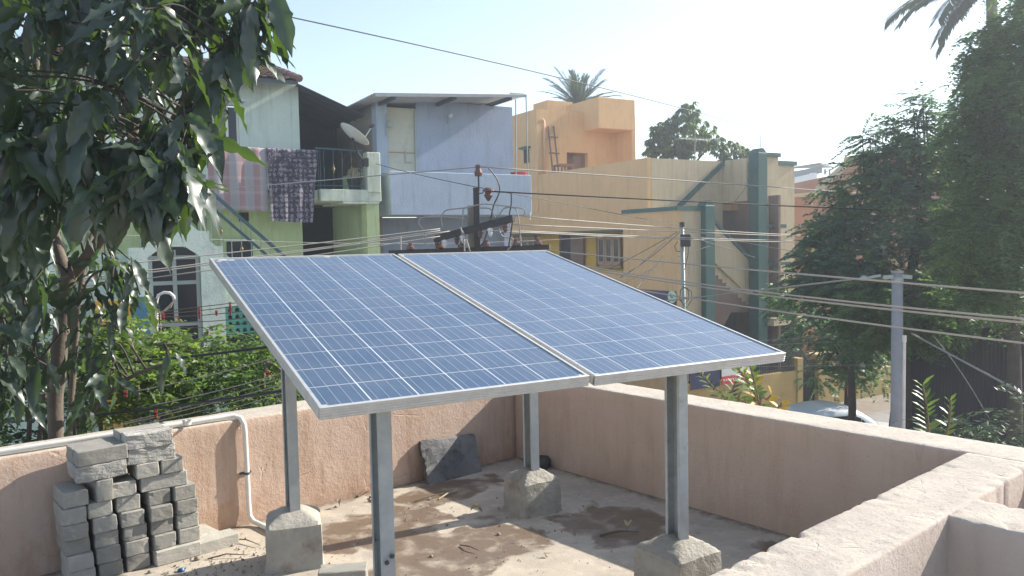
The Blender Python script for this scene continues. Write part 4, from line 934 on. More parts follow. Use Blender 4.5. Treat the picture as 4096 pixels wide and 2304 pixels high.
build(MB().box(p1x+.25, p2x-.22, ya-.5, ya-.4, GZ, d[1]-.32), 'under_stair', M['opening_shade'], oh)
# right wing
rw1 = ST.py(3113, 700, yb+.2)[0]; rw2 = ST.py(3178, 700, yb+.45)[0]
build(MB().box(p2x+.22, rw1, yb+.2, yb+.4, GZ, ST.py(3090, 622, yb+.2)[1]), 'wall', M['cream_pale'], oh)
build(MB().box(p2x+.22, rw1+.05, yb+.13, yb+.199, ST.py(3090, 628, yb+.2)[1], ST.py(3090, 612, yb+.2)[1]), 'trim', M['green_trim'], oh)
build(MB().box(rw1+.002, rw2, yb+.45, yb+4, GZ, ST.py(3150, 658, yb+.45)[1]), 'wall', M['cream_pale'], oh)
build(MB().box(rw1+.002, rw2+.05, yb+.38, yb+.449, ST.py(3150, 662, yb+.45)[1], ST.py(3150, 645, yb+.45)[1]), 'trim', M['green_trim'], oh)
zc = ST.py(3090, 905, yb+.1)[1]; build(MB().box(p2x+.22, rw1+.1, yb-.05, yb+.199, zc-.06, zc+.06), 'sunshade', M['green_trim'], oh)
zc = ST.py(3090, 1055, yb+.1)[1]; build(MB().box(p2x+.22, rw1+.3, yb-.05, yb+.199, zc-.05, zc+.05), 'sunshade', M['green_trim'], oh)
zc = ST.py(3120, 1280, yb)[1]; build(MB().box(p2x+.22, rw2+.6, yb-.4, yb+.199, zc-.12, zc+.12), 'sunshade', M['cream_pale'], oh); build(MB().box(p2x+.3, rw2, yb+.15, yb+.198, GZ+.6, zc-.125), 'shop_opening', M['opening_shade'], oh)
# navy sign on the orange face below
a, b = ST.px(2560, 1180, xa), ST.px(2707, 1166, xa)
sg = build(MB().box(xa-.05, xa-.002, b[0]+.02, a[0]+1.6, b[1]-1.1, b[1]), 'sign_board', M['navy_sign'], oh)
k = ST.px(2694, 1187, xa); build(MB().lathe([(.0, 0), (.19, 0), (.19, .012), (.0, .012)], 24, (xa-.0505, k[0], k[1]), (-1, 0, 0)), 'round_emblem', M['sign_mint'], sg)
for (dy, dz, w_, h_) in ((.05, .05, .03, .10), (-.02, .03, .08, .03), (.0, -.02, .10, .025), (.0, -.10, .16, .035)): build(MB().box(xa-.068, xa-.0632, k[0]+dy-w_/2, k[0]+dy+w_/2, k[1]+dz-h_/2, k[1]+dz+h_/2), 'emblem_mark', M['navy_sign'], sg)
# roof block with cantilevered tank box
yu = 8.8
u0, _ = ST.py(2145, 435, yu); u1 = ST.py(2540, 420, yu)[0]; um, umz = ST.py(2330, 455, yu); uz = ST.py(2145, 435, yu)[1]
ub = thing('roof_block', 'orange rooftop room with projecting tank box and pipe', 'building', ST, ((u0+u1)/2, yu+1, zB+.8))
oa, ob_ = ST.py(2267, 608, yu), ST.py(2352, 700, yu)
w = MB(); w.box(u0, oa[0], yu, yu+.2, zB+.8, uz); w.box(ob_[0], u1, yu, yu+.2, zB+.8, uz); w.box(oa[0], ob_[0], yu, yu+.2, oa[1], uz)
build(w, 'wall', M['orange_paint'], ub)
build(MB().box(u0+.001, u0+.2, yu+.201, yu+3.2, zB+.8, uz-.002), 'wall', M['orange_paint'], ub)
build(MB().box(u0+.201, u1, yu+.3, yu+3.2, uz-.2, uz-.05), 'roof', M['orange_paint'], ub)
build(MB().box(u0+.3, u1-.1, yu+1.3, yu+1.4, zB+.8, uz-.21), 'recess', M['recess_brown'], ub)
build(MB().box(ob_[0]-.55, ob_[0]-.06, yu+.24, yu+.28, zB+.8, oa[1]-.12), 'door', M['wood'], ub)
tk0, tkz0 = ST.py(2395, 512, yu-1.0); tk1, tkzt = ST.py(2540, 400, yu-1.0)
build(MB().box(tk0, tk1, yu-1.0, yu+1.2, tkz0, tkzt, bev=.02), 'tank_box', M['orange_paint'], ub)
build(MB().box(tk1-.15, tk1, yu-.99, yu-.003, zB+.8, tkz0-.002), 'fin_wall', M['orange_paint'], ub)
tk = ST.py(2190, 400, yu+1.5); tk2 = ST.py(2290, 400, yu+1.5); build(MB().box(tk[0], tk2[0], yu+1.5, yu+2.6, uz-.1, tk[1]), 'water_tank', M['orange_paint'], ub)
pa, pb_ = ST.py(2177, 485, yu-.1), ST.py(2180, 700, yu-.1); build(MB().tube([(pb_[0], yu-.08, pb_[1]), (pa[0], yu-.08, pa[1]), (pa[0]-.05, yu-.08, pa[1]+.06), (pa[0]-.12, yu-.06, pa[1]+.05), (pa[0]-.15, yu-.02, pa[1]-.03)], .05, 10), 'vent_pipe', M['pvc_orange'], ub, True)
wa, wb = ST.px(2096, 600, u0), ST.px(2118, 650, u0); sw_ = build(MB().box(u0-.02, u0-.002, wb[0], wa[0], wb[1], wa[1]), 'window', M['opening_shade'], ub); build(MB().box(u0-.2, u0-.001, wb[0]-.1, wa[0]+.1, wa[1]+.02, wa[1]+.09), 'sunshade', M['green_trim'], sw_)
l0, l1 = ST.py(2198, 505, yu-.15), ST.py(2212, 700, yu-.6); ld = thing('bamboo_ladder', 'rough wooden pole ladder leaning on the orange rooftop wall', 'ladder', ST, (l1[0], yu-.6, l1[1]))
r0, r1 = ST.py(2220, 503, yu-.15), ST.py(2235, 700, yu-.6)
build(MB().tube([(l1[0], yu-.6, l1[1]), (l0[0], yu-.05, l0[1])], .035, 6), 'rail', M['wood'], ld); build(MB().tube([(r1[0], yu-.6, r1[1]), (r0[0], yu-.05, r0[1])], .035, 6), 'rail', M['wood'], ld)
for u in (.45, .78): build(MB().tube([(l1[0]*(1-u)+l0[0]*u-.1, yu-.62+.5*u, l1[1]*(1-u)+l0[1]*u), (r1[0]*(1-u)+r0[0]*u+.1, yu-.62+.5*u, r1[1]*(1-u)+r0[1]*u-.03)], .03, 6), 'rung', M['wood'], ld)
ta, tb = ST.py(2240, 655, yu-1.5), ST.py(2292, 655, yu-1.5); stl = thing('wooden_table', 'small brown wooden table on the orange house roof', 'table', ST, ((ta[0]+tb[0])/2, yu-1.3, zB+.8))
build(MB().box(ta[0], tb[0], yu-1.6, yu-1.0, ta[1]-.06, ta[1]), 'top', M['wood'], stl)
for x in (ta[0]+.05, tb[0]-.05):
    for y in (yu-1.55, yu-1.05): build(MB().box(x-.03, x+.03, y-.03, y+.03, zB+.8, ta[1]-.061), 'leg', M['wood'], stl)
# antenna on the roof edge
aa = ST.py(2780, 540, ya+3); ab = ST.py(2780, 660, ya+3); an = thing('tv_antenna', 'thin many-armed aerial on a mast above the orange house parapet', 'antenna', ST, (ab[0], ya+3, ab[1]))
build(MB().tube([(ab[0], ya+3, ab[1]-.6), (aa[0], ya+3, aa[1])], .018, 6), 'mast', M['iron_grey'], an); build(MB().tube([(aa[0]-.75, ya+3, aa[1]-.16), (aa[0]+.75, ya+3, aa[1]-.16)], .013, 5), 'boom', M['iron_grey'], an)
for k in range(9): build(MB().tube([(aa[0]-.7+k*.17, ya+2.7, aa[1]-.15), (aa[0]-.7+k*.17, ya+3.3, aa[1]-.15)], .010, 5), 'element', M['iron_grey'], an)
# ------------------------------------------------------------------ yellow compound wall, gate, banner
YC = -.62
surf('compound_paint', (.46, .33, .13), (.40, .28, .11), .9, 2, .3, dirt=(.28, .22, .12), dscale=2)
cl = thing('compound_wall', 'ochre compound wall with dark iron fence left of the gate', 'wall', ST, (9.5, YC, GZ))
g0 = ST.py(3208, 1500, YC)[0]; zc1 = ST.py(3000, 1508, YC)[1]
build(MB().box(6.5, g0-.25, YC, YC+.18, GZ, zc1), 'wall', M['compound_paint'], cl)
build(MB().box(g0-.249, g0, YC-.05, YC+.22, GZ, ST.py(3195, 1432, YC)[1], bev=.015), 'gate_pillar', M['compound_paint'], cl)
zf = ST.py(3000, 1440, YC)[1]
for k in range(60):
    x = 6.6+k*(g0-.3-6.6)/59; build(MB().box(x-.008, x+.008, YC+.07, YC+.09, zc1, zf), 'fence_bar', M['iron_black'], cl)
for z in (zc1+.08, zf-.05): build(MB().box(6.5, g0-.25, YC+.06, YC+.10, z-.015, z+.015), 'fence_rail', M['iron_black'], cl)
gx1 = ST.py(3266, 1500, YC)[0]; gt = thing('iron_gate', 'dark narrow iron gate between two ochre pillars', 'gate', ST, ((g0+gx1)/2, YC+.1, GZ))
zg = ST.py(3240, 1440, YC)[1]
build(MB().box(g0+.02, gx1-.02, YC+.08, YC+.09, GZ+.08, zg-.4), 'sheet', M['iron_black'], gt)
for k in range(9): x = g0+.04+k*(gx1-g0-.08)/8; build(MB().box(x-.01, x+.01, YC+.05, YC+.079, GZ+.05, zg), 'bar', M['iron_black'], gt)
gp = thing('compound_wall', 'ochre compound wall and tall square pillar right of the gate', 'wall', ST, (gx1+.5, YC, GZ))
pxr = ST.py(3332, 1500, YC)[0]
build(MB().box(gx1, pxr, YC-.08, YC+.30, GZ, ST.py(3300, 1418, YC)[1], bev=.015), 'gate_pillar', M['compound_paint'], gp); build(MB().box(gx1-.05, pxr+.05, YC-.13, YC+.35, ST.py(3300, 1418, YC)[1]+.001, ST.py(3300, 1412, YC)[1]), 'cap', M['cream_pale'], gp)
build(MB().box(pxr+.002, pxr+5, YC, YC+.18, GZ, ST.py(3400, 1490, YC)[1]), 'wall', M['compound_paint'], gp)
bn = thing('banner', 'white banner with red lower band tied on the compound fence', 'banner', ST, (ST.py(2945, 1500, YC)[0], YC-.03, GZ+1))
a, b = ST.py(2887, 1476, YC-.03), ST.py(3010, 1522, YC-.03); zm = ST.py(2945, 1499, YC-.03)[1]
build(MB().box(a[0], b[0], YC-.03, YC-.024, zm, a[1]+.25), 'sheet', M['white_paint'], bn); build(MB().box(a[0], b[0], YC-.0305, YC-.0235, b[1], zm-.001), 'red_band', M['red_plastic'], bn)
for k, (u, v, w_, h_) in enumerate(((.30, .62, .18, .22), (.55, .5, .10, .30), (.72, .6, .14, .18))): build(MB().box(a[0]+(b[0]-a[0])*(u-w_/2), a[0]+(b[0]-a[0])*(u+w_/2), YC-.033, YC-.0306, zm+(a[1]+.25-zm)*(v-h_/2), zm+(a[1]+.25-zm)*(v+h_/2)), 'print', M['navy_sign'], bn)
for k in range(9): build(MB().box(a[0]+.06+k*.09, a[0]+.12+k*.09, YC-.034, YC-.0312, b[1]+.10, b[1]+.15), 'print', M['white_paint'], bn)
a, b = ST.py(2762, 1490, YC-.02), ST.py(2880, 1530, YC-.02); single(MB().box(a[0], b[0], YC-.02, YC-.012, b[1]-.1, a[1]+.3), 'banner', M['navy_sign'], 'dark blue banner on the fence left of the red and white one', 'banner', ST, ((a[0]+b[0])/2, YC-.02, b[1]))
# ------------------------------------------------------------------ terracotta house behind the right trees, far white plaza
th_ = thing('terracotta_house', 'terracotta house with sloping roof edge behind the right trees', 'house', WORLD, tuple(at(3500, 1300, 33)[:2])+(GZ,))
def poly_wall(pts, Y0, Y1, name, mat, parent):
    P0 = [at(*p, Y0) for p in pts]; V = [tuple(p) for p in P0]+[(p.x, p.y+(Y1-Y0), p.z) for p in P0]; n = len(pts)
    build(MB().add(V, [tuple(range(n-1, -1, -1)), tuple(range(n, 2*n))]+[(i, (i+1) % n, (i+1) % n+n, i+n) for i in range(n)]), name, M[mat], parent)
poly_wall([(3278, 1500), (3278, 780), (3300, 745), (3408, 648), (3408, 628), (3560, 610), (3900, 590), (3900, 1500)], 33, 33.3, 'wall', 'terracotta_paint', th_)
poly_wall([(3270, 782), (3290, 742), (3404, 640), (3404, 622), (3904, 584), (3904, 594), (3412, 632), (3412, 650), (3304, 750), (3282, 786)], 32.7, 33.4, 'coping', 'cream_pale', th_)
poly_wall([(3180, 1400), (3180, 778), (3277, 770), (3277, 1400)], 31, 31.3, 'wall', 'terracotta_paint', th_); poly_wall([(3178, 790), (3178, 774), (3279, 766), (3279, 782)], 30.8, 31.3, 'coping', 'cream_pale', th_)
build(MB().box(at(3280, 900, 33).x+.3, at(3900, 900, 33).x-.3, 33.31, 42, GZ, at(3560, 700, 33).z), 'house_body', M['terracotta_paint'], th_)
for (x0, y0, x1, y1) in ((3480, 900, 3560, 1020), (3640, 880, 3720, 1000), (3330, 1080, 3400, 1180)): poly_wall([(x0, y1), (x0, y0), (x1, y0), (x1, y1)], 32.93, 32.99, 'window', 'opening_shade', th_)
pz_ = thing('plaza_building', 'distant white building with dark roof shelter and lettering', 'building', WORLD, tuple(at(3260, 1000, 70)[:2])+(GZ,))
def pwall(a, b, zt, zb, name, mat, th=.3):                    # a, b: (px, depth)
    A, B = at(a[0], 900, a[1]), at(b[0], 900, b[1]); d = (B-A); d.z = 0; nrm_ = Vector((d.y, -d.x, 0)).normalized()*(-th)
    V = [(A.x, A.y, zb), (B.x, B.y, zb), (B.x, B.y, zt[1]), (A.x, A.y, zt[0])]; V += [(v[0]+nrm_.x, v[1]+nrm_.y, v[2]) for v in V]
    return build(MB().add(V, [(0, 1, 2, 3), (7, 6, 5, 4), (0, 4, 5, 1), (1, 5, 6, 2), (2, 6, 7, 3), (3, 7, 4, 0)]), name, M[mat], pz_)
zW = at(3252, 692, 66).z
pwall((3150, 72), (3253, 66), (zW, zW), GZ, 'wall', 'white_paint'); pwall((3253.05, 66), (3330, 70), (zW, zW), GZ, 'wall', 'white_paint')
zr0, zr1 = at(3180, 667, 70).z, at(3282, 651, 66).z
pwall((3150, 72.2), (3275, 66.3), (zr0-.3, zr1-.3), zW+.01, 'shelter_screen', 'dark_sheet')
A, B, C_ = at(3165, 668, 71), at(3283, 650, 65.5), at(3330, 664, 70.5)
build(MB().add([A, B, C_, (A.x, A.y, A.z-.15), (B.x, B.y, B.z-.15), (C_.x, C_.y, C_.z-.15)], [(0, 1, 2), (5, 4, 3), (0, 3, 4, 1), (1, 4, 5, 2), (2, 5, 3, 0)]), 'shelter_roof', M['dark_sheet'], pz_)
for p_, d_ in ((3276, 66.4), (3300, 68), (3318, 69)): a_ = at(p_, 700, d_); build(MB().box(a_.x-.06, a_.x+.06, a_.y-.06, a_.y+.06, zW, zr1-.35), 'shelter_post', M['iron_black'], pz_)
def text(body, size, mat, parent, loc, dirx, name='lettering', th=.02):
    cu = bpy.data.curves.new('txt', 'FONT'); cu.body = body; cu.size = size; cu.extrude = th; tmp = bpy.data.objects.new('txt', cu); COL.objects.link(tmp)
    me = bpy.data.meshes.new_from_object(tmp.evaluated_get(bpy.context.evaluated_depsgraph_get())); bpy.data.objects.remove(tmp)
    me.materials.clear(); me.materials.append(M[mat]); o = bpy.data.objects.new(name, me); COL.objects.link(o); o.parent = parent
    d = Vector(dirx).normalized(); z = Vector((0, 0, 1)); n_ = d.cross(z)
    mw = Matrix(((d.x, z.x, n_.x, loc[0]), (d.y, z.y, n_.y, loc[1]), (d.z, z.z, n_.z, loc[2]), (0, 0, 0, 1)))
    o.matrix_parent_inverse = Matrix.Identity(4); o.matrix_local = parent.matrix_basis.inverted() @ mw; return o
bpy.context.view_layer.update()
A, B = at(3253, 900, 66), at(3330, 900, 70); d_ = B-A; d_.z = 0; d_.normalize(); pz2 = at(3262, 722, 66.3)
n_ = Vector((d_.y, -d_.x, 0))
text('MARISTON PLAZA', .30, 'wood', pz_, A+d_*.25+n_*.03+Vector((0, 0, pz2.z-A.z)), d_)
pz2 = at(3262, 745, 66.3); text('MARISTON', .22, 'wood', pz_, A+d_*.25+n_*.03+Vector((0, 0, pz2.z-A.z)), d_)
# ------------------------------------------------------------------ dark sheet shed on the right
surf('shed_sheet', (.016, .020, .036), (.012, .016, .03), .6, 2, .1)
sh = thing('sheet_shed', 'long dark blue sheet fence filling the lower right behind the wall', 'fence', WORLD, tuple(at(3800, 1700, 13)[:2])+(GZ,))
P0, P1 = at(3636, 1343, 15.5), at(4300, 1262, 12.2)
k = 14
for i in range(k):
    u0, u1 = i/k, (i+1)/k; a, b = P0.lerp(P1, u0), P0.lerp(P1, u1); d = (b-a).normalized(); nr = Vector((d.y, -d.x, 0)).normalized()
    V = []; F = []; m_ = 12
    for j in range(m_+1):
        q = a.lerp(b, j/m_*1.01); off = nr*(.018*math.sin(j*math.pi/2)); V += [(q.x+off.x, q.y+off.y, GZ), (q.x+off.x, q.y+off.y, q.z)]
    for j in range(m_): F.append((2*j, 2*j+2, 2*j+3, 2*j+1))
    build(MB().add(V, F), 'sheet', M['shed_sheet'], sh)
build(MB().obox(P0, P1, .05, .05), 'top_rail', M['iron_grey'], sh)
# ------------------------------------------------------------------ parked car (only its upper half shows above the parapet)
surf('car_paint', (.62, .66, .69), None, .35, bump=0, coat=.5)
surf('rubber', (.02, .02, .02), None, .8, bump=0); surf('chrome', (.6, .6, .6), None, .2, bump=0, metal=1)
CARF = Frame(at(3318, 1600, 17.6).x, 17.6, R(12))
car = thing('parked_car', 'pale blue old sedan with rounded roof parked in the lane', 'car', CARF, (0, 0, GZ))
def loft(sections, name, mat, parent, closed=True):
    V = []; F = []; k = len(sections[0])
    for s_ in sections: V += s_
    for i in range(len(sections)-1):
        for j in range(k-1): F.append((i*k+j, i*k+j+1, (i+1)*k+j+1, (i+1)*k+j))
    F += [tuple(range(k-1, -1, -1)), tuple(range((len(sections)-1)*k, len(sections)*k))]
    return build(MB().add(V, F), name, M[mat], parent, True)
def sec(x, zt, zb, hw, rd):                                   # half ellipse-ish section across y
    return [(x, hw*c_, GZ+zb+(zt-zb)*s_) for c_, s_ in ((1.0, 0), (1.0, .35), (.98, .7), (.86, .92), (.6, 1.0), (0, 1.03), (-.6, 1.0), (-.86, .92), (-.98, .7), (-1.0, .35), (-1.0, 0))]
body = loft([sec(-2.1, .55, .30, .62, 0), sec(-2.0, .80, .25, .74, 0), sec(-1.5, .95, .22, .82, 0), sec(-.9, .98, .22, .84, 0), sec(.0, .98, .22, .84, 0), sec(.8, .97, .22, .84, 0), sec(1.2, .96, .22, .80, 0), sec(1.8, .86, .24, .74, 0), sec(2.08, .70, .30, .62, 0)], 'body', 'car_paint', car)
cab = loft([sec(-1.45, .98, .90, .66, 0), sec(-1.15, 1.22, .90, .68, 0), sec(-.75, 1.42, .90, .68, 0), sec(-.35, 1.50, .90, .68, 0), sec(.05, 1.51, .90, .68, 0), sec(.35, 1.45, .90, .68, 0), sec(.62, 1.28, .90, .68, 0), sec(.95, .99, .90, .66, 0)], 'cabin', 'car_paint', car)
for sy_ in (-1, 1):
    for pts in ([(-.95, 1.0), (-.88, 1.24), (-.50, 1.36), (-.42, 1.36), (-.42, 1.0)], [(-.36, 1.0), (-.36, 1.37), (.12, 1.37), (.30, 1.30), (.30, 1.0)], [(.34, 1.0), (.34, 1.27), (.64, 1.0)]):
        y = .695*sy_; build(MB().prism([(a, GZ+b) for a, b in pts], min(y, y-.03*sy_), max(y, y-.03*sy_), 'y'), 'window', M['glass_dark'], cab)
build(MB().add([(.66, -.52, GZ+1.24), (.66, .52, GZ+1.24), (.97, .56, GZ+1.0), (.97, -.56, GZ+1.0)], [(0, 1, 2, 3)]), 'windscreen', M['glass_dark'], cab)
for x in (-1.35, 1.35):
    for y in (-.80, .80):
        wh = build(MB().lathe([(.20, -.09), (.30, -.08), (.32, -.04), (.32, .04), (.30, .08), (.20, .09)], 20, (x, y, GZ+.32), (0, 1, 0)), 'wheel', M['rubber'], car); build(MB().lathe([(.0, -.095), (.19, -.094), (.19, .094), (.0, .095)], 16, (x, y, GZ+.32), (0, 1, 0)), 'hub_cap', M['chrome'], wh)
for y in (-.55, .55): build(MB().lathe([(.0, .02), (.11, .0), (.11, -.06), (.0, -.06)], 14, (2.08, y, GZ+.72), (1, 0, 0)), 'headlight', M['chrome'], car)
build(MB().obox((.75, -.78, GZ+.93), (1.75, -.74, GZ+.90), .16, .16), 'wing', M['car_paint'], car)
build(MB().box(2.10, 2.2, -.75, .75, GZ+.38, GZ+.50, bev=.02), 'bumper', M['chrome'], car); build(MB().box(-2.25, -2.12, -.75, .75, GZ+.38, GZ+.50, bev=.02), 'bumper', M['chrome'], car)
# ------------------------------------------------------------------ poles
surf('pole_concrete', (.33, .335, .345), (.27, .275, .285), .9, 4, .4, 20, .006)
cpo = at(3590, 1092, 11.0); cp = thing('concrete_pole', 'round grey concrete pole standing in the lane before the dark sheets', 'pole', WORLD, (cpo.x, cpo.y, GZ))
build(MB().tube([(cpo.x+.01, cpo.y, GZ), (cpo.x, cpo.y, cpo.z)], [.098, .070], 20), 'shaft', M['pole_concrete'], cp, True)
build(MB().lathe([(.082, 0), (.085, .03), (.0, .035)], 16, (cpo.x, cpo.y, cpo.z)), 'cap', M['pole_concrete'], cp)
cz = cpo.z-.09
build(MB().lathe([(.076, -.03), (.080, -.03), (.080, .03), (.076, .03)], 18, (cpo.x, cpo.y, cz)), 'clamp', M['iron_grey'], cp)
for a, b in (((3532, 1110), (3572, 1107)), ((3608, 1105), (3648, 1109))): A, B = at(*a, 10.95), at(*b, 10.95); build(MB().obox(A, B, .012, .055), 'strap', M['iron_grey'], cp)
a = at(3526, 1100, 10.95); build(MB().tube([at(3524, 1102, 10.95), at(3490, 1108, 10.98), at(3465, 1113, 11.0)], [.018, .022, .014], 8).lathe([(.0, -.06), (.035, -.03), (.035, .03), (.0, .06)], 10, at(3455, 1113, 11.0), (1, 0, 0)), 'strain_insulator', M['iron_grey'], cp)
wp = at(3618, 1350, 10.6); single(MB().tube([(wp.x, wp.y, GZ), (wp.x, wp.y, wp.z)], .02, 8).tube([(wp.x, wp.y, wp.z-.06), (wp.x, wp.y, wp.z+.03)], .028, 8), 'pipe', M['white_pvc'], 'thin white vertical pipe right beside the concrete pole', 'pipe', WORLD, (wp.x, wp.y, GZ))
mpo = at(2728, 905, 20.5); mp_ = thing('service_pole', 'slim dark metal pole with junction box before the orange house', 'pole', WORLD, (mpo.x, mpo.y, GZ))
build(MB().tube([(mpo.x+.06, mpo.y, GZ), (mpo.x, mpo.y, mpo.z)], [.06, .05], 12), 'shaft', M['iron_grey'], mp_, True); build(MB().lathe([(.065, -.02), (.07, .10), (.0, .12)], 12, (mpo.x, mpo.y, mpo.z)), 'cap', M['iron_black'], mp_)
jb = at(2742, 962, 20.4); build(MB().box(jb.x-.13, jb.x+.13, jb.y-.06, jb.y+.06, jb.z-.16, jb.z+.16, bev=.02), 'junction_box', M['iron_black'], mp_)
for lp in (((2735, 1150), (2765, 1165), (2768, 1200), (2745, 1232), (2720, 1200), (2722, 1160), (2735, 1150)), ((2730, 1145), (2752, 1155), (2756, 1195), (2735, 1222), (2718, 1190)), ((2712, 965), (2698, 985), (2705, 1005), (2722, 1005)), ((2755, 975), (2752, 1020), (2738, 1080))):
    build(MB().tube([at(*p, 20.35) for p in lp], .010, 5), 'cable_loop', M['iron_black'], mp_)
# main line pole
LX = at(1900, 900, 12.0); lp_ = thing('power_pole', 'square concrete power pole with steel cross arm and insulators behind the panels', 'pole', WORLD, (LX.x, 12.0, GZ))
surf('porcelain', (.13, .065, .05), None, .25, bump=0); surf('porcelain_white', (.7, .7, .68), None, .25, bump=0); surf('rusty_steel', (.055, .05, .05), (.04, .037, .037), .8, 8, .3)
surf('pole_brown', (.30, .27, .23), (.24, .21, .18), .9, 3, .4, 20, .006)
zt_ = at(1890, 822, 12).z; pl_, pr_ = at(1872, 900, 12).x, at(1919, 900, 12).x
build(MB().box(pl_, pr_, 12-.09, 12+.09, GZ, zt_, bev=.012), 'shaft', M['pole_brown'], lp_)
ca, cb = at(1893, 752, 11.88).x, at(1917, 752, 11.88).x; zt2 = at(1905, 752, 11.88).z
build(MB().prism([(ca, 11.80), (cb, 11.80), (cb, 11.88), (cb-.012, 11.88), (cb-.012, 11.815), (ca, 11.815)], zt_-.75, zt2, 'z'), 'extension', M['rusty_steel'], lp_)
def insul(x, y, z, s=1, up=1, mat='porcelain'):
    return MB().lathe([(.012*s, -.14*s*up), (.012*s, 0), (.055*s, 0), (.062*s, .05*s*up), (.045*s, .10*s*up), (.04*s, .115*s*up), (.045*s, .12*s*up), (.045*s, .16*s*up), (.02*s, .175*s*up)], 14, (x, y, z))
it = at(1914, 705, 11.85); build(insul(it.x, 11.85, it.z, 1.0), 'pin_insulator', M['porcelain'], lp_); build(MB().tube([(it.x, 11.85, zt2-.05), (it.x, 11.85, it.z)], .014, 6), 'pin', M['rusty_steel'], lp_)
sp_ = at(1953, 765, 11.8); si = build(MB().lathe([(.0, .06), (.05, .05), (.085, .02), (.09, 0), (.05, -.01), (.045, -.03), (.065, -.06), (.05, -.09), (.02, -.14), (.0, -.15)], 14, (sp_.x, 11.8, sp_.z)), 'disc_insulator', M['porcelain'], lp_); build(MB().tube([(cb, 11.85, sp_.z-.03), (sp_.x-.07, 11.8, sp_.z-.02)], .008, 5), 'link', M['rusty_steel'], si)
A, B = at(1745, 950, 12.35), at(2055, 868, 11.25); build(MB().obox(A, B, .06, .065), 'cross_arm', M['rusty_steel'], lp_); build(MB().obox(A+Vector((0, -.24, -.05)), B+Vector((0, -.24, -.05)), .05, .045), 'cross_arm', M['rusty_steel'], lp_)
INS = []
for k, u in enumerate((.04, .14, .30, .38, .60, .72, .90)):
    q = A.lerp(B, u); INS.append(q); build(MB().lathe([(.0, .03), (.035, .02), (.045, -.01), (.03, -.03), (.035, -.05), (.015, -.09), (.0, -.10)], 12, (q.x, q.y-.30, q.z-.10)), 'shackle_insulator', M['porcelain_white' if k % 2 else 'porcelain'], lp_)
for y_, (a, b) in ((12.0, ((1560, 1010), (2200, 988))),):
    A2, B2 = at(a[0], a[1], 12.4), at(b[0], b[1], 11.5); build(MB().obox(A2, B2, .09, .07), 'lower_arm', M['rusty_steel'], lp_)
    for u in (.14, .33, .47, .62, .80, .93): q = A2.lerp(B2, u); build(MB().lathe([(.0, .10), (.03, .09), (.035, .05), (.06, .03), (.065, .0), (.02, -.02)], 12, (q.x, q.y-.05, q.z+.045)), 'shackle_insulator', M['porcelain'], lp_)
# jumper loops on the pole
def smooth_path(P, n=6):
    P = [Vector(p) for p in P]; out = []
    for i in range(len(P)-1):
        p0, p1, p2, p3 = P[max(i-1, 0)], P[i], P[i+1], P[min(i+2, len(P)-1)]
        for k in range(n):
            t = k/n; out.append(.5*((2*p1)+(p2-p0)*t+(2*p0-5*p1+4*p2-p3)*t*t+(3*p1-p0-3*p2+p3)*t**3))
    return out+[P[-1]]
surf('cable_grey', (.30, .28, .26), None, .7, bump=0); surf('cable_black', (.02, .02, .022), None, .6, bump=0); surf('cable_pale', (.36, .33, .285), None, .7, bump=0)
for pts, m_ in (([(1695, 920), (1675, 890), (1690, 872), (1725, 866), (1790, 868), (1860, 875)], 'cable_grey'), ([(1772, 910), (1766, 868), (1785, 842), (1830, 835), (1870, 830), (1920, 818), (1970, 818), (2050, 828), (2095, 836), (2098, 860)], 'cable_grey'), ([(1850, 905), (1853, 840), (1862, 832)], 'cable_grey'), ([(1838, 910), (1860, 945), (1880, 1005)], 'cable_grey'), ([(1842, 908), (1855, 960), (1858, 1005)], 'cable_grey'), ([(1920, 832), (1960, 835), (1975, 860), (1982, 870)], 'cable_grey'), ([(1998, 860), (2015, 835), (2045, 830), (2065, 840), (2075, 880), (2085, 985)], 'cable_grey'), ([(1955, 672), (1990, 720), (1998, 765), (1975, 820), (1965, 865), (1940, 955), (1918, 990)], 'cable_black'), ([(2045, 770), (2045, 815), (2038, 860), (2050, 880), (2035, 985)], 'cable_black'), ([(1995, 915), (2010, 945), (2050, 955), (2048, 980), (2030, 1000)], 'cable_grey'), ([(1702, 930), (1700, 965), (1706, 995)], 'cable_grey'), ([(1602, 945), (1603, 1000)], 'cable_grey')):
    build(MB().tube(smooth_path([at(*p, 11.6-.0*i) for i, p in enumerate(pts)]), .011, 5), 'jumper', M[m_], lp_)
# ------------------------------------------------------------------ wires: each hangs between two ends; (pixel, depth) triples fix its sag
WG = 'overhead wires'
def wire(label, pts, r=.009, mat='cable_grey', n=28, ext0=0, ext1=0):
    P = [at(p[0], p[1], p[2]) for p in pts]; A, B = P[0], P[-1]; d = Vector((B.x-A.x, B.y-A.y, 0)); L = d.length
    ts = [((p.x-A.x)*d.x+(p.y-A.y)*d.y)/L**2 for p in P]; zs = [p.z for p in P]
    co = np.polyfit(ts, zs, min(2, len(P)-1))
    out = []
    for i in range(n+1):
        t = -ext0+(1+ext0+ext1)*i/n; out.append((A.x+d.x*t, A.y+d.y*t, float(np.polyval(co, t))))
    m_ = out[n//2]; o = single(MB().tube(out, r, 6), 'overhead_wire', M[mat], label, 'wire', WORLD, m_, WG, smooth=True); return o
def dp(px, A, ang):                                           # depth at which a vertical plane through A with heading ang meets pixel column px
    d = ray(px, 1000); dx, dy = math.sin(ang), math.cos(ang); k = d.x/d.y
    t = (A[0]-k*A[1])/(k*dy-dx); return A[1]+dy*t
wire('thin wire crossing the whole open sky above the blue house', [(1125, 60, 11), (2090, 358, 17), (3412, 638, 30)], .010, 'cable_black', ext0=.25, ext1=.35)
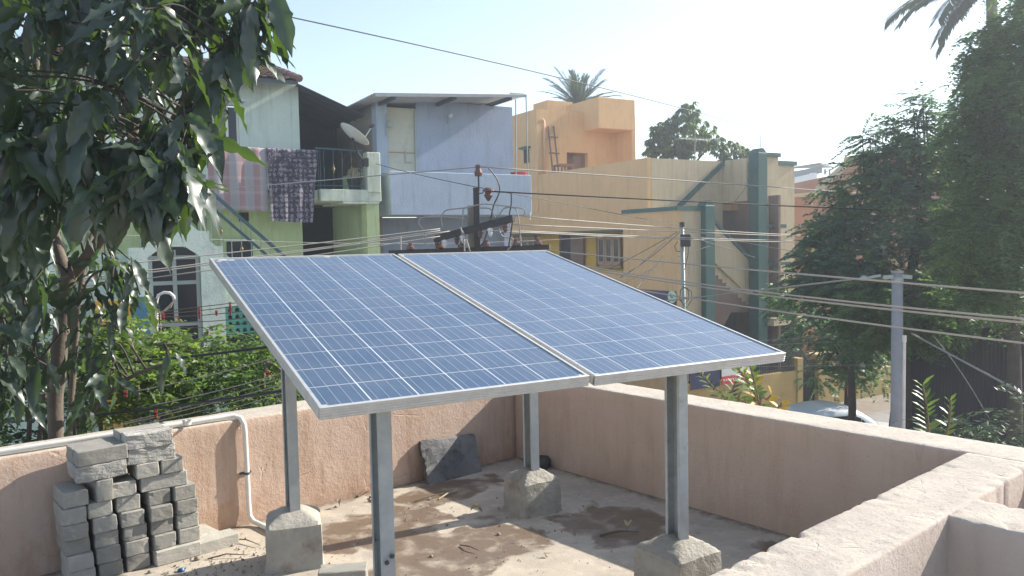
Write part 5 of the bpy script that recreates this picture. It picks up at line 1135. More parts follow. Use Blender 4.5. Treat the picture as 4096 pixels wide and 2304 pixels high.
wire('wire from the top insulator leftward past the dark bedsheet', [(1910, 668, 11.85), (1350, 722, 13.5), (905, 754, 14.6)], .009, ext1=.5)
wire('wire from the top insulator rightward, highest of the right hand wires', [(1920, 668, 11.85), (2350, 706, 14), (3150, 764, 19), (3666, 790, 23)], .010, ext1=.3)
wire('wire from the satellite dish down to the power pole head', [(1474, 647, 18.5), (1700, 697, 15), (1915, 750, 11.9)], .006, 'cable_black')
wire('faint wire sloping from the pole head toward the slim service pole', [(1918, 750, 11.8), (2350, 828, 15), (2726, 905, 20.4)], .006, 'cable_black')
wire('dark wire from the disc insulator to the right edge of the picture', [(1965, 766, 11.8), (2350, 787, 12.5), (3150, 827, 14), (4096, 862, 16)], .011, 'cable_black', ext1=.2)
for lb, pts in (('uppermost pale cross arm wire running right', [(2090, 865, 11.2), (2800, 923, 17), (3300, 944, 24)]), ('second pale cross arm wire running right', [(2055, 898, 11.3), (2800, 932, 17), (3300, 950, 24)]), ('third pale cross arm wire running right', [(1995, 920, 11.5), (2800, 953, 17), (3300, 963, 24)]), ('lowest pale cross arm wire running right', [(1942, 922, 11.6), (2800, 958, 17), (3300, 969, 24)])):
    wire(lb, pts, .009, 'cable_pale', ext1=.4)
for lb, pts in (('thick strand from behind the panels, highest of the near right strands', [(2205, 1004, 11.6), (2700, 1054, 9.4), (4096, 1172, 6.3)]), ('thick near strand, upper of the close pair crossing the concrete pole', [(2200, 1040, 11.6), (2700, 1125, 9.4), (4096, 1275, 6.3)]), ('thick near strand, lower of the close pair crossing the concrete pole', [(2200, 1048, 11.6), (2700, 1136, 9.4), (4096, 1291, 6.3)]), ('lowest thick near strand crossing the concrete pole', [(2200, 1098, 11.6), (2700, 1188, 9.4), (4096, 1373, 6.3)])):
    wire(lb, pts, .009, 'cable_pale', ext1=.35)
wire('service cable rising to the clamp of the concrete pole', [(2400, 1232, 17), (2900, 1180, 14), (3450, 1113, 11)], .012, 'cable_grey')
wire('rope stay slanting down before the dark sheets at the right edge', [(3648, 1335, 12), (4096, 1576, 9)], .014, 'cable_grey', ext1=.2)
wire('thin stay wire on the dark sheets left of the rope stay', [(3730, 1340, 12.2), (3900, 1560, 11.5), (3960, 1680, 11.2)], .004, 'cable_grey')
for lb, pts in (('top one of four strands running left from the cross arm', [(1760, 915, 12.2), (1050, 996, 11), (500, 1055, 10)]), ('second of four strands running left from the cross arm', [(1760, 922, 12.2), (826, 1051, 10.6), (500, 1093, 10)]), ('third of four strands running left from the cross arm', [(1800, 925, 12.1), (826, 1058, 10.6), (500, 1104, 10)]), ('lowest of four strands running left from the cross arm', [(1760, 945, 12.1), (838, 1079, 10.6), (500, 1125, 10)])):
    wire(lb, pts, .008, 'cable_pale', ext1=.5)
wire('thin pale line drawn level across both house fronts', [(700, 951, 13.5), (1526, 971, 14.5), (2440, 944, 19)], .006, 'cable_pale', ext0=.5)
wire('line from tall green pillar top toward the shaded stairwell', [(3022, 700, 24), (2940, 806, 24)], .008, 'cable_black')
wire('sagging line right of the service pole into the trees, upper one', [(2730, 915, 20.4), (3200, 1010, 18), (3700, 1080, 16)], .007, 'cable_grey', ext1=.2)
wire('sagging line right of the service pole into the trees, lower one', [(2740, 940, 20.4), (3020, 1030, 22.5)], .007, 'cable_black')
for lb, pts in (('dark drop line fanning left from the service pole, uppermost', [(2722, 920, 20.4), (2560, 1010, 20), (2440, 1075, 19.6)]), ('dark drop line fanning left from the service pole, middle', [(2722, 925, 20.4), (2600, 1030, 20), (2480, 1110, 19.6)]), ('dark slack line from the pole to the orange wall corner', [(2840, 985, 23), (2560, 1100, 21), (2500, 1135, 20.6)])): wire(lb, pts, .008, 'cable_black')
for lb, pts in (('pale drop line slanting over the orange wall, left one', [(2665, 965, 20.3), (2480, 1128, 19.5)]), ('pale drop line slanting over the orange wall, right one', [(2655, 1020, 20.3), (2545, 1155, 19.5)])): wire(lb, pts, .012, 'cable_pale')
for i, (lb, pts) in enumerate((('faint lane wire low behind the right panel, upper', [(3050, 1362, 16), (3700, 1318, 14)]), ('faint lane wire low behind the right panel, lower', [(3050, 1382, 16), (3700, 1345, 14)]), ('dark level wire at gate height behind the panel corner', [(3060, 1466, 18), (3560, 1458, 15)]))): wire(lb, pts, .006, 'cable_grey', ext0=.2)
# cables and clothes lines on the left
wire('black cable from the mango trunk to the left rear post', [(60, 1685, 5.3), (560, 1630, 5.0), (1165, 1558, 4.25)], .0085, 'cable_black', ext0=.2)
wire('black cable crossing the hedge above the clothes lines', [(300, 1468, 7.2), (700, 1430, 7), (1200, 1370, 6.6)], .011, 'cable_black', ext1=.2, ext0=.3)
CL = [('topmost', (531, 1567), (1110, 1428)), ('second', (607, 1622), (1160, 1483)), ('third', (500, 1690), (1165, 1500)), ('fourth', (425, 1712), (1165, 1527)), ('fifth', (560, 1700), (1165, 1541)), ('lowest', (640, 1702), (1165, 1562))]
for lb, a, b in CL: wire(f'{lb} thin clothes line before the hedge', [(a[0], a[1], 5.6), ((a[0]+b[0])/2, (a[1]+b[1])/2+8, 5.7), (b[0], b[1], 5.8)], .0035, 'cable_pale')
CP = [('topmost', (630, 1250), (820, 1225), (1010, 1205)), ('second', (630, 1258), (820, 1240), (1030, 1212)), ('third', (630, 1268), (800, 1262), (1040, 1235)), ('fourth', (600, 1285), (800, 1288), (1060, 1258)), ('lowest', (600, 1300), (820, 1310), (1080, 1270))]
for lb, a, b, c in CP: wire(f'{lb} slack clothes line before the porch', [(*a, 9.0), (*b, 8.6), (*c, 8.2)], .0045, 'twig', ext1=.2)
surf('peg_red', (.42, .06, .045), None, .6, bump=0)
def peg(px, py, D, h_, label):
    c = at(px, py, D); g_ = thing('clothes_peg', label, 'clothes peg', WORLD, tuple(c), 'red clothes pegs on lines')
    for s_ in (-1, 1): build(MB().obox((c.x+s_*.004, c.y, c.z-h_/2), (c.x+s_*.008, c.y, c.z+h_/2), .011, .006), 'jaw', M['peg_red'], g_)
    build(MB().tube([(c.x-.012, c.y, c.z), (c.x+.012, c.y, c.z)], .006, 6), 'spring', M['iron_black'], g_)
for px, py, D, h_, lb in ((797, 1252, 8.6, .13, 'tall red line spacer before the right porch pillar'), (921, 1235, 8.3, .14, 'tall red line spacer above the breeze block screen'), (866, 1252, 8.4, .06, 'red peg on the line just left of the breeze blocks'), (654, 1272, 8.9, .12, 'red spacer hanging beside the hooked conduit'), (712, 1278, 8.8, .05, 'red peg on the lower line at the grille centre'), (830, 1330, 8.6, .06, 'red peg low at the foot of the right porch pillar'), (622, 1655, 5.6, .06, 'red peg on the lowest lines near the brick stack'), (1070, 1495, 5.8, .05, 'red peg on the lines near the left rear post'), (502, 1575, 5.6, .05, 'brown red peg on the line left of centre of the hedge')):
    peg(px, py, D, h_, lb)
# ================================================================== vegetation
leafmat('mango_leaf', (.030, .048, .038), (.058, .080, .060), (.12, .23, .02), .20, .40, 2.2, .75)
leafmat('hedge_leaf', (.080, .135, .036), (.14, .19, .06), (.24, .36, .05), .42, .45, 2.5, .4)
leafmat('feather_leaf', (.048, .10, .045), (.080, .14, .05), (.17, .30, .06), .42, .5, .8, .35)
leafmat('frond_leaf', (.050, .105, .078), (.085, .15, .098), (.15, .28, .10), .4, .5, .6, .35)  # raised and blue-tinted: part of the bluish veil is in the leaf colour
leafmat('palm_leaf', (.035, .055, .035), (.05, .075, .042), (.07, .11, .03), .2, .55, .6, .3)
leafmat('far_mango_leaf', (.065, .11, .05), (.11, .15, .06), (.20, .30, .05), .42, .4, .7, .5)
leafmat('sprout_leaf', (.07, .15, .035), (.13, .20, .04), (.24, .36, .04), .4, .4, 6, .5)
leafmat('yellow_leaf', (.40, .28, .04), (.50, .36, .06), (.55, .38, .05), .4, .5, 6, .4)
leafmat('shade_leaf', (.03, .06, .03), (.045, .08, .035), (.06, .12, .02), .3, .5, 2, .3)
surf('bark', (.17, .135, .105), (.12, .095, .075), .95, 14, .7, 40, .008, stretch=(1, 1, .4))
surf('bark_dark', (.075, .06, .05), (.055, .045, .04), .95, 10, .5)
surf('stem_green', (.14, .17, .06), None, .7, bump=0)
def unit(a): return a/np.maximum(np.linalg.norm(a, axis=-1, keepdims=True), 1e-9)
def rhombs(C, D, Nn, L, W, fold=.12):
    """leaf-shaped quads: base C, along D, facing Nn; returns V, F"""
    D = unit(D); S = unit(np.cross(Nn, D)); Nn = np.cross(D, S); n = len(C); L = L[:, None]; W = W[:, None]
    m_ = C+D*L*.45
    V = np.stack([C, m_+S*W*.5+Nn*W*fold, C+D*L, m_-S*W*.5+Nn*W*fold], 1).reshape(-1, 3)
    F = np.arange(4*n).reshape(-1, 4); return V, F
def sph(n):
    return unit(RNG.normal(size=(n, 3)))
def blobs(ells, n, surf_bias=.55):
    """points through a list of ellipsoids (centre, radii); also outward directions"""
    vol = np.array([r[0]*r[1]*r[2] for _, r in ells])**.8; k = RNG.choice(len(ells), n, p=vol/vol.sum())
    u = sph(n); rad = RNG.random(n)**surf_bias*.45+.55*RNG.random(n)**.35
    c = np.array([tuple(e[0]) for e in ells])[k]; r = np.array([e[1] for e in ells])[k]
    return c+u*r*np.clip(rad, 0, 1)[:, None], u
# ---- big mango tree on the left: large leaves as separate pieces
def mango_leaf_mesh(seed):
    rs = random.Random(seed); rows = 11; V = []; F = []
    ph = rs.uniform(0, 6); droop = rs.uniform(.02, .34); wv = rs.uniform(.03, .06); tw = rs.uniform(-.9, .9); hw = rs.uniform(.115, .165); side = rs.uniform(-.1, .1)
    for i in range(rows+1):
        u = i/rows; w = hw*(math.sin(math.pi*min(1, u**.82))**.75)*(1 if u < .82 else max(.02, (1-u)/.18)**.8) if 0 < u < 1 else .004
        for j, v in enumerate((-1, -.5, 0, .5, 1)):
            z = .30*abs(v)*w-droop*u*u+wv*math.sin(u*21+ph+v*1.5)*abs(v)**2*(w/hw)
            y = v*w*(1+.13*math.sin(u*26+ph*2)*(abs(v) == 1))+side*u*u
            c_, s_ = math.cos(tw*u), math.sin(tw*u); V.append((u*1.0-.1*droop*u*u, y*c_-z*s_*.3, z*c_+y*s_*.6))
    for i in range(rows):
        for j in range(4): a = i*5+j; F.append((a, a+5, a+6, a+1))
    return np.array(V), np.array(F)
LV = [mango_leaf_mesh(s) for s in range(12)]
LM = []
for v, f in LV:
    me = bpy.data.meshes.new('leaf'); me.from_pydata([tuple(x) for x in v], [], [tuple(int(q) for q in x) for x in f]); me.materials.append(M['mango_leaf']); me.polygons.foreach_set('use_smooth', [True]*len(me.polygons)); LM.append(me)
tb = at(232, 1760, 5.0); mt = thing('mango_tree', 'mango tree with long drooping leaves filling the left of the picture', 'tree', WORLD, (tb.x, tb.y, GZ))
def limb(pts, name, mat='bark', parent=mt, n=10):
    P = smooth_path([at(a, b, c) for a, b, c, r in pts], 5); rr = [p[3] for p in pts]
    k = len(P); rs = [float(np.interp(i/(k-1)*(len(rr)-1), range(len(rr)), rr)) for i in range(k)]
    build(MB().tube(P, rs, n), name, M[mat], parent, True); return P
PTS = []
bb = at(225, 1760, 5.0)
P_ = smooth_path([Vector((bb.x+.1, bb.y, GZ)), Vector((bb.x+.02, bb.y, -1.5)), bb, at(232, 1500, 5), at(250, 1280, 5), at(278, 1090, 5)], 5); build(MB().tube(P_, [.07, .066, .06]+[.047]*(len(P_)-3), 12), 'trunk', M['bark'], mt, True)
PTS += limb([(278, 1100, 5, .045), (330, 1050, 4.98, .038), (430, 920, 4.9, .032), (560, 720, 4.8, .028), (670, 530, 4.75, .023), (760, 330, 4.7, .022), (790, 100, 4.7, .018), (800, -200, 4.7, .014)], 'limb')
PTS += limb([(272, 1100, 5, .038), (230, 980, 5.1, .03), (190, 760, 5.2, .026), (150, 420, 5.3, .026), (140, 60, 5.3, .02), (120, -400, 5.3, .014)], 'limb')
PTS += limb([(560, 720, 4.8, .026), (540, 520, 4.9, .022), (440, 250, 5.0, .018), (415, 50, 5.0, .014), (400, -250, 5, .010)], 'limb')
PTS += limb([(670, 530, 4.75, .02), (780, 420, 4.5, .016), (880, 270, 4.35, .013), (960, 120, 4.3, .010), (1010, -40, 4.3, .008)], 'limb')
PTS += limb([(95, 1240, 5.5, .03), (70, 1080, 5.5, .03), (60, 940, 5.5, .026), (40, 700, 5.5, .02), (-60, 400, 5.6, .015)], 'limb')
PTS += limb([(275, 1740, 5.15, .022), (300, 1400, 5.15, .02), (330, 1100, 5.15, .017), (400, 760, 5.2, .013), (420, 500, 5.2, .009)], 'limb')
PTS += limb([(320, 1700, 5.2, .016), (450, 1560, 5.1, .014), (560, 1490, 5.0, .012), (680, 1450, 5.0, .009)], 'limb')
PTS += limb([(300, 1250, 5.1, .010), (360, 1110, 5.1, .008), (460, 1065, 5.0, .006)], 'limb')
PTS += limb([(240, 1500, 5.0, .012), (140, 1420, 4.9, .010), (40, 1380, 4.8, .008)], 'limb')
WH = []
def edge_x(y): return float(np.interp(y, [-400, 0, 150, 300, 430, 560, 700, 760], [1060, 1000, 940, 860, 760, 700, 620, 480]))
tries = 0
while len(WH) < 185 and tries < 20000:
    tries += 1; y = random.uniform(-420, 800); x = random.uniform(-420, edge_x(y)); D = random.uniform(3.9, 6.0)
    if x > 700: D = random.uniform(4.2, 5.0)
    if y > 560 and x > 420 and random.random() < .5: continue
    if all((x-a)**2+(y-b)**2 > 52**2 or abs(D-d) > .5 for a, b, d in WH): WH.append((x, y, D))
EDGE = [(700, 640, 3.9), (640, 760, 3.95), (740, 700, 3.95), (500, 760, 4.0), (-60, 860, 4.6), (40, 840, 4.8), (130, 880, 4.6), (220, 820, 4.7), (-120, 960, 4.8), (20, 950, 5.0), (110, 990, 5.4), (200, 930, 5.4), (-150, 1080, 4.9), (-40, 1040, 5.2), (60, 1080, 5.5), (150, 1100, 5.6), (620, 690, 3.95), (560, 640, 3.9), (720, 600, 4.0), (560, 780, 4.0), (690, 560, 4.1), (860, 330, 4.3), (740, 480, 4.1), (990, 50, 4.2), (430, 730, 4.1), (300, 760, 4.2), (180, 700, 4.2), (60, 740, 4.2), (360, 560, 4.0), (250, 480, 4.0), (40, 560, 4.0), (150, 560, 4.1), (1075, -60, 4.3), (1030, 20, 4.3), (960, 110, 4.3), (920, 230, 4.3), (800, 460, 4.3), (770, 560, 4.2), (720, 640, 4.15), (640, 620, 4.0), (600, 560, 4.0), (700, 720, 4.1), (470, 600, 4.1)]
LOW = [(-20, 1180, 4.5), (60, 1260, 4.5), (-60, 1300, 4.4), (30, 1420, 4.4), (130, 1130, 4.6), (180, 1220, 4.6), (-30, 1480, 4.4), (100, 1600, 4.5), (300, 1120, 4.8), (380, 1150, 4.8), (450, 1110, 4.75), (500, 1200, 4.8), (420, 1290, 4.8), (330, 1330, 4.8), (370, 1540, 4.75), (160, 1440, 4.6), (420, 1010, 4.7), (420, 1085, 4.9), (520, 1040, 4.9), (470, 1160, 4.9), (380, 1230, 4.95), (560, 1180, 5.0), (350, 1440, 4.9), (400, 1380, 4.9), (680, 1420, 4.9), (60, 1360, 4.6), (20, 1460, 4.5), (110, 1520, 4.6), (160, 1330, 5), (330, 1620, 4.8), (440, 1500, 4.9), (-40, 1580, 4.4), (40, 1600, 4.5), (130, 1010, 5.2), (30, 1000, 5.2), (330, 1000, 5.2), (90, 1180, 5.3), (10, 1150, 5.2), (120, 1250, 5.3)]
leaves = []; tw = MB()
def whorl(c, n, steep, Lm):
    az0 = random.uniform(0, 6)
    for k in range(n):
        az = az0+k*2.4+random.uniform(-.3, .3); ph = math.radians(random.gauss(steep, 24)); ph = min(max(ph, -.2), 1.5)
        d = Vector((math.cos(az)*math.cos(ph), math.sin(az)*math.cos(ph), -math.sin(ph)))
        n_ = Vector((math.cos(az)*.9+random.uniform(-.9, .9)+.25, math.sin(az)*.9+random.uniform(-.9, .9), .6+random.uniform(-.4, .4)))
        L = Lm*random.uniform(.5, 1.2); base = c+Vector((math.cos(az)*.03, math.sin(az)*.03, random.uniform(-.05, .05)))
        leaves.append((base, d, n_, L, random.randrange(12)))
for (x, y, D) in WH+EDGE+LOW:
    c = at(x, y, D); low = (x, y, D) in LOW
    q = min(PTS, key=lambda p: (p-c).length+max(0, p.z-c.z)*.8)
    m_ = (q+c)/2+Vector((random.uniform(-.05, .05), random.uniform(-.05, .05), .10)); tw.tube(smooth_path([q, m_, c], 4), [.008, .0075, .007, .0065, .006, .0055, .005, .0045, .004], 5)
    whorl(c, random.randint(4, 6) if low else random.randint(7, 11), 52 if low else (56 if (x, y, D) in EDGE else 52), .26 if low else (.33 if (x, y, D) in EDGE else .255))
build(tw, 'twigs', M['bark_dark'], mt, True)['kind'] = 'stuff'
def leaf_matrix(b, d, n_, L):
    x = d.normalized(); z = (n_-x*n_.dot(x)).normalized(); y = z.cross(x)
    return Matrix(((x.x*L, y.x*L, z.x*L, b.x), (x.y*L, y.y*L, z.y*L, b.y), (x.z*L, y.z*L, z.z*L, b.z), (0, 0, 0, 1)))
def seen(b):
    v = b-Vector((0, 0, CAMZ)); u = v.x/v.y*FPX+CX; w = CY-(v.z/v.y+PIT)*FPX; return -60 < u < 1300 and -60 < w < 1800
leaves.sort(key=lambda l: (not seen(l[0]+l[1]*l[3]*.5), l[0].y/l[3]))
inv = mt.matrix_basis.inverted() if False else Matrix.Translation(-Vector(mt.location))
for (b, d, n_, L, k) in leaves[:300]:
    o = bpy.data.objects.new('leaf', LM[k]); COL.objects.link(o); o.parent = mt; o.matrix_local = inv @ leaf_matrix(b, d, n_, L)
VV = []; FF = []; off = 0
for (b, d, n_, L, k) in leaves[300:]:
    m_ = np.array(leaf_matrix(b, d, n_, L)); v = LV[k][0] @ m_[:3, :3].T+m_[:3, 3]; VV.append(v); FF.append(LV[k][1]+off); off += len(v)
o = fast_mesh('foliage', np.concatenate(VV), np.concatenate(FF), M['mango_leaf'], mt, True); o['kind'] = 'stuff'
# ---- generic small-leaved crowns
def crown(parent, ells, n, L, W, mat, hang=.5, name='crown', spread=.7, surf_bias=.5, up=.7):
    C, u = blobs(ells, n, surf_bias); D = u*.6+RNG.normal(size=(n, 3))*spread+np.array([0, 0, -hang]); Nn = RNG.normal(size=(n, 3))*.6+np.array([0, 0, up])+u*.4
    V, F = rhombs(C, D, Nn, L*RNG.uniform(.7, 1.25, n), W*RNG.uniform(.8, 1.2, n)); o = fast_mesh(name, V, F, M[mat], parent); o['kind'] = 'stuff'; return o
def sprays(parent, ells, ns, nl, slen, L, W, mat, droop=.6, name='crown', horiz=.8, surf_bias=.45, clumps=0, crad=.25, nup=1.0):
    """feathery sprays: a bent stem with leaflets on both sides, gathered in clumps"""
    if clumps:
        cc, cu = blobs(ells, clumps, surf_bias); k = RNG.integers(0, clumps, ns); o_ = sph(ns); C = cc[k]+o_*(crad*RNG.random(ns)**.5*RNG.uniform(.5, 1.3, clumps)[k])[:, None]; u = unit(o_*.9+cu[k]*.5)
    else: C, u = blobs(ells, ns, surf_bias)
    D = unit(u*np.array([1, 1, .35])+RNG.normal(size=(ns, 3))*np.array([.5, .5, .25])*horiz)
    S = unit(np.cross(D, np.array([0, 0, 1.0]))+RNG.normal(size=(ns, 3))*.12); t = (np.arange(nl)//2+1)/(nl/2); sg = np.where(np.arange(nl) % 2, 1, -1)
    sl = slen*RNG.uniform(.7, 1.25, ns)
    P = C[:, None]+D[:, None]*(sl[:, None]*t)[..., None]+np.array([0, 0, -1.0])*(droop*sl[:, None]*t**2)[..., None]
    ld = S[:, None]*sg[None, :, None]+D[:, None]*.55+np.array([0, 0, -.25]); ld = ld+RNG.normal(size=ld.shape)*.12
    nn = np.broadcast_to(np.array([.25*(1-nup), 0, nup]), ld.shape)+RNG.normal(size=ld.shape)*(.25+.6*(1-nup))
    ll = (L*(1-.45*np.abs(t-.45)))[None, :]*RNG.uniform(.85, 1.15, (ns, 1))*np.ones((ns, nl))
    V, F = rhombs(P.reshape(-1, 3), ld.reshape(-1, 3), nn.reshape(-1, 3), ll.reshape(-1), np.full(ns*nl, W))
    o = fast_mesh(name, V, F, M[mat], parent); o['kind'] = 'stuff'; return o
def E(px, py, D, rx, ry=None, rz=None): return (at(px, py, D), (rx, ry or rx, rz or rx))
def tree(name, label, cat, px, D, ells=None):
    b = at(px, 1500, D); return thing(name, label, cat, WORLD, (b.x, b.y, GZ))
def stem(parent, pts, r0, r1, mat='bark_dark', name='trunk'):
    P = smooth_path([Vector(p) for p in pts], 4); k = len(P); build(MB().tube(P, [r0+(r1-r0)*i/(k-1) for i in range(k)], 8), name, M[mat], parent, True)
# hedge shrubs behind the bricks
HED = [('hedge_shrub', 'bright leafy shrub just right of the mango trunk', 430, 7.2, [E(430, 1500, 7.2, .55, .5, .48), E(360, 1400, 7.4, .35, .4, .30)]),
       ('hedge_shrub', 'bright yellow green shrub before the grille porch', 690, 7.8, [E(640, 1490, 7.8, .6, .5, .45), E(600, 1400, 8.0, .42, .4, .20), E(740, 1370, 8.0, .28, .3, .10), E(760, 1520, 7.6, .5, .4, .42)]),
       ('hedge_shrub', 'dull green shrub below the breeze block screen', 990, 8.0, [E(960, 1480, 8.0, .6, .5, .38), E(1090, 1450, 8.2, .5, .5, .28), E(880, 1560, 7.6, .5, .4, .38), E(1080, 1580, 7.8, .5, .4, .36)]),
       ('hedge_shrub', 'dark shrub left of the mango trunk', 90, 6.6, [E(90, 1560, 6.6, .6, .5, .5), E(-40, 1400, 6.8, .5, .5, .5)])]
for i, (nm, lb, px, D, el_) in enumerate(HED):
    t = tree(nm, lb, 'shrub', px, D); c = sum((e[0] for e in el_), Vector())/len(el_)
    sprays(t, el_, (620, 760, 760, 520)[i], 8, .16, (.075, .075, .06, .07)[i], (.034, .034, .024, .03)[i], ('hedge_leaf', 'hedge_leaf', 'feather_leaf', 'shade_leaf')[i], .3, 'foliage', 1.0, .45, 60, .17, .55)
    if i == 2: crown(t, el_, 2600, .055, .026, 'hedge_leaf', .3, 'foliage')
    for k in range(5): stem(t, [(c.x+random.uniform(-.4, .4), c.y+random.uniform(-.3, .3), GZ), (c.x+random.uniform(-.5, .5), c.y+random.uniform(-.3, .3), c.z-.3), (c.x+random.uniform(-.5, .5), c.y+random.uniform(-.3, .3), c.z+.2)], .03, .008, 'bark', 'stem')
# dense feathery tree at the right edge
t = tree('feathery_tree', 'tall dense feathery tree filling the right edge of the picture', 'tree', 4080, 11.5)
el_ = [E(4130, 260, 11.5, .95, 1, 1.0), E(4180, 0, 11.6, .8, .8, .7), E(4020, 480, 11.2, .72, .8, .75), E(3940, 640, 11.0, .42, .5, .45), E(4120, 700, 11.3, 1.0, 1, 1.0), E(4000, 900, 11.0, .72, .8, .7), E(4080, 1080, 11.3, .75, .8, .6), E(3900, 370, 11.2, .35, .4, .3), E(3920, 1050, 11.3, .4, .5, .5), E(4420, 300, 11.5, 1.1, 1.1, 1.2), E(4450, 800, 11.3, 1.1, 1.1, 1.2)]
sprays(t, el_, 8800, 16, .26, .088, .034, 'feather_leaf', .9, 'crown', 1.0, .4, 290, .26, .7)
sprays(t, [E(3860, 900, 11.0, .25, .3, .4), E(3830, 1000, 11.0, .25, .3, .3), E(3820, 830, 11.1, .2, .2, .2)], 130, 14, .26, .085, .028, 'sprout_leaf', .5, 'young_foliage')
b = at(4060, 1500, 11.5); stem(t, [(b.x, b.y, GZ), (b.x, b.y, -1), at(4050, 900, 11.5), at(4100, 300, 11.5)], .14, .04, name='trunk')
for q in ((3900, 640), (3960, 420), (4150, 100), (3920, 1040), (4020, 880)): stem(t, [at(4060, min(q[1]+350, 1300), 11.5), at((q[0]+4060)/2, q[1]+120, 11.3), at(*q, 11.1)], .04, .01, name='limb')
t = tree('feathery_tree', 'leafy tree added behind the tall feathery one as dark backing', 'tree', 4200, 17)  # added tree, darkens bright gaps in the feathery crown before it
sprays(t, [E(4100, 420, 17, 1.4, 1.2, 1.2), E(4050, 800, 17, 1.5, 1.2, 1.3), E(4080, 1150, 17, 1.6, 1.2, 1.2), E(4400, 700, 17, 1.8, 1.4, 2.2), E(3960, 1000, 17, 1.0, 1.0, 1.0)], 2600, 14, .42, .15, .06, 'frond_leaf', .8, 'crown', 1.0, .4, 120, .4, .8)
b = at(4200, 1500, 17); stem(t, [(b.x, b.y, GZ), (b.x, b.y, 0), at(4150, 500, 17)], .2, .06, name='trunk')
# gulmohar-like trees with layered fronds
def top_fronds(t, pts, D, n=9, L=.55):
    for (px, py) in pts:
        c = at(px, py, D); stem(t, [c+Vector((.05, 0, -.9)), c+Vector((.02, 0, -.4)), c], .02, .008, name='limb')
        V, F = [], []; off = 0
        sprays(t, [(c, (.05, .05, .03))], n, 22, L, .15, .05, 'frond_leaf', .25, 'crown', .9, .5)
        sprays(t, [(c+Vector((0, 0, -.35)), (.06, .06, .04))], n, 22, L*1.1, .15, .05, 'frond_leaf', .3, 'crown', .9, .5)
def frond_tree(label, px, D, el_, nf, trunk, seed_l=.13, slen=.5, mat='frond_leaf', nl=20, tops_=()):
    t = tree('frond_tree', label, 'tree', px, D); sprays(t, el_, int(nf*.62), nl, slen*.9, seed_l, .055, mat, .35, 'crown', .7, .5, int(nf*.045), .30, .7)
    sprays(t, el_, int(nf*.14), nl, slen*.9, seed_l, .055, 'feather_leaf', .35, 'crown', .7, .3, int(nf*.015), .25, .5)
    if tops_: top_fronds(t, tops_, D)
    tops = [e[0] for e in el_]; b = at(px, 1500, D); mid = at(*trunk, D)
    stem(t, [(b.x, b.y, GZ), (b.x+.05, b.y, -1.8), mid], .10, .06, name='trunk')
    for c in tops: stem(t, [mid, (mid+c)/2+Vector((random.uniform(-.2, .2), 0, .1)), c], .045, .012, name='limb')
frond_tree('layered frond tree rising highest right of the terracotta house', 3620, 15, [E(3670, 560, 15, .35, .4, .3), E(3660, 640, 15, .65, .6, .35), E(3760, 700, 15, .8, .7, .5), E(3600, 760, 15, .8, .7, .5), E(3700, 900, 14.6, 1.0, .9, .6), E(3640, 1100, 14.4, 1.0, .9, .6), E(3760, 1200, 14, .8, .7, .5)], 1300, (3640, 1200), tops_=((3690, 385), (3655, 430), (3705, 450), (3670, 500), (3620, 600), (3760, 560), (3560, 640)))
frond_tree('layered frond tree standing before the terracotta house', 3400, 16, [E(3430, 760, 16, .7, .7, .45), E(3330, 900, 16, .45, .5, .4), E(3470, 900, 15.6, .9, .8, .6), E(3290, 1040, 15.4, .6, .6, .4), E(3400, 1120, 15, 1.0, .9, .6), E(3200, 1150, 15.4, .45, .4, .3), E(3480, 1260, 14.6, .8, .7, .5)], 1400, (3390, 1250), tops_=((3530, 535), (3480, 560), (3450, 545), (3540, 600), (3440, 620), (3500, 670), (3240, 980)))
frond_tree('drooping dark street tree before the ochre compound gate', 3385, 19, [E(3300, 1330, 18.6, .8, .7, .5), E(3430, 1370, 18.6, .8, .7, .5), E(3380, 1470, 18.6, .5, .5, .3), E(3260, 1480, 18.8, .35, .4, .3), E(3500, 1480, 18.6, .5, .4, .35), E(3160, 1220, 18.5, .45, .5, .4)], 700, (3390, 1500), .12, .42)
frond_tree('low sunlit green tree behind the concrete pole', 3560, 13.5, [E(3520, 1180, 13.4, .5, .5, .35), E(3680, 1150, 13.2, .55, .5, .4), E(3780, 1230, 13.0, .5, .5, .35), E(3700, 1290, 13.2, .6, .5, .3), E(3560, 1290, 13.6, .6, .5, .35)], 620, (3620, 1330), .11, .38, 'feather_leaf')
c = at(3394, 1560, 18.4)
single(MB().add([(c.x-.03, c.y, c.z+.13), (c.x+.05, c.y-.02, c.z+.12), (c.x+.07, c.y, c.z-.02), (c.x-.01, c.y+.02, c.z-.16), (c.x-.04, c.y, c.z), (c.x+.01, c.y-.04, c.z)], [(0, 4, 5), (0, 5, 1), (1, 5, 2), (2, 5, 3), (3, 5, 4)]), 'red_cloth', M['red_plastic'], 'small red cloth tied on the street tree trunk near the gate', 'cloth', WORLD, tuple(c))
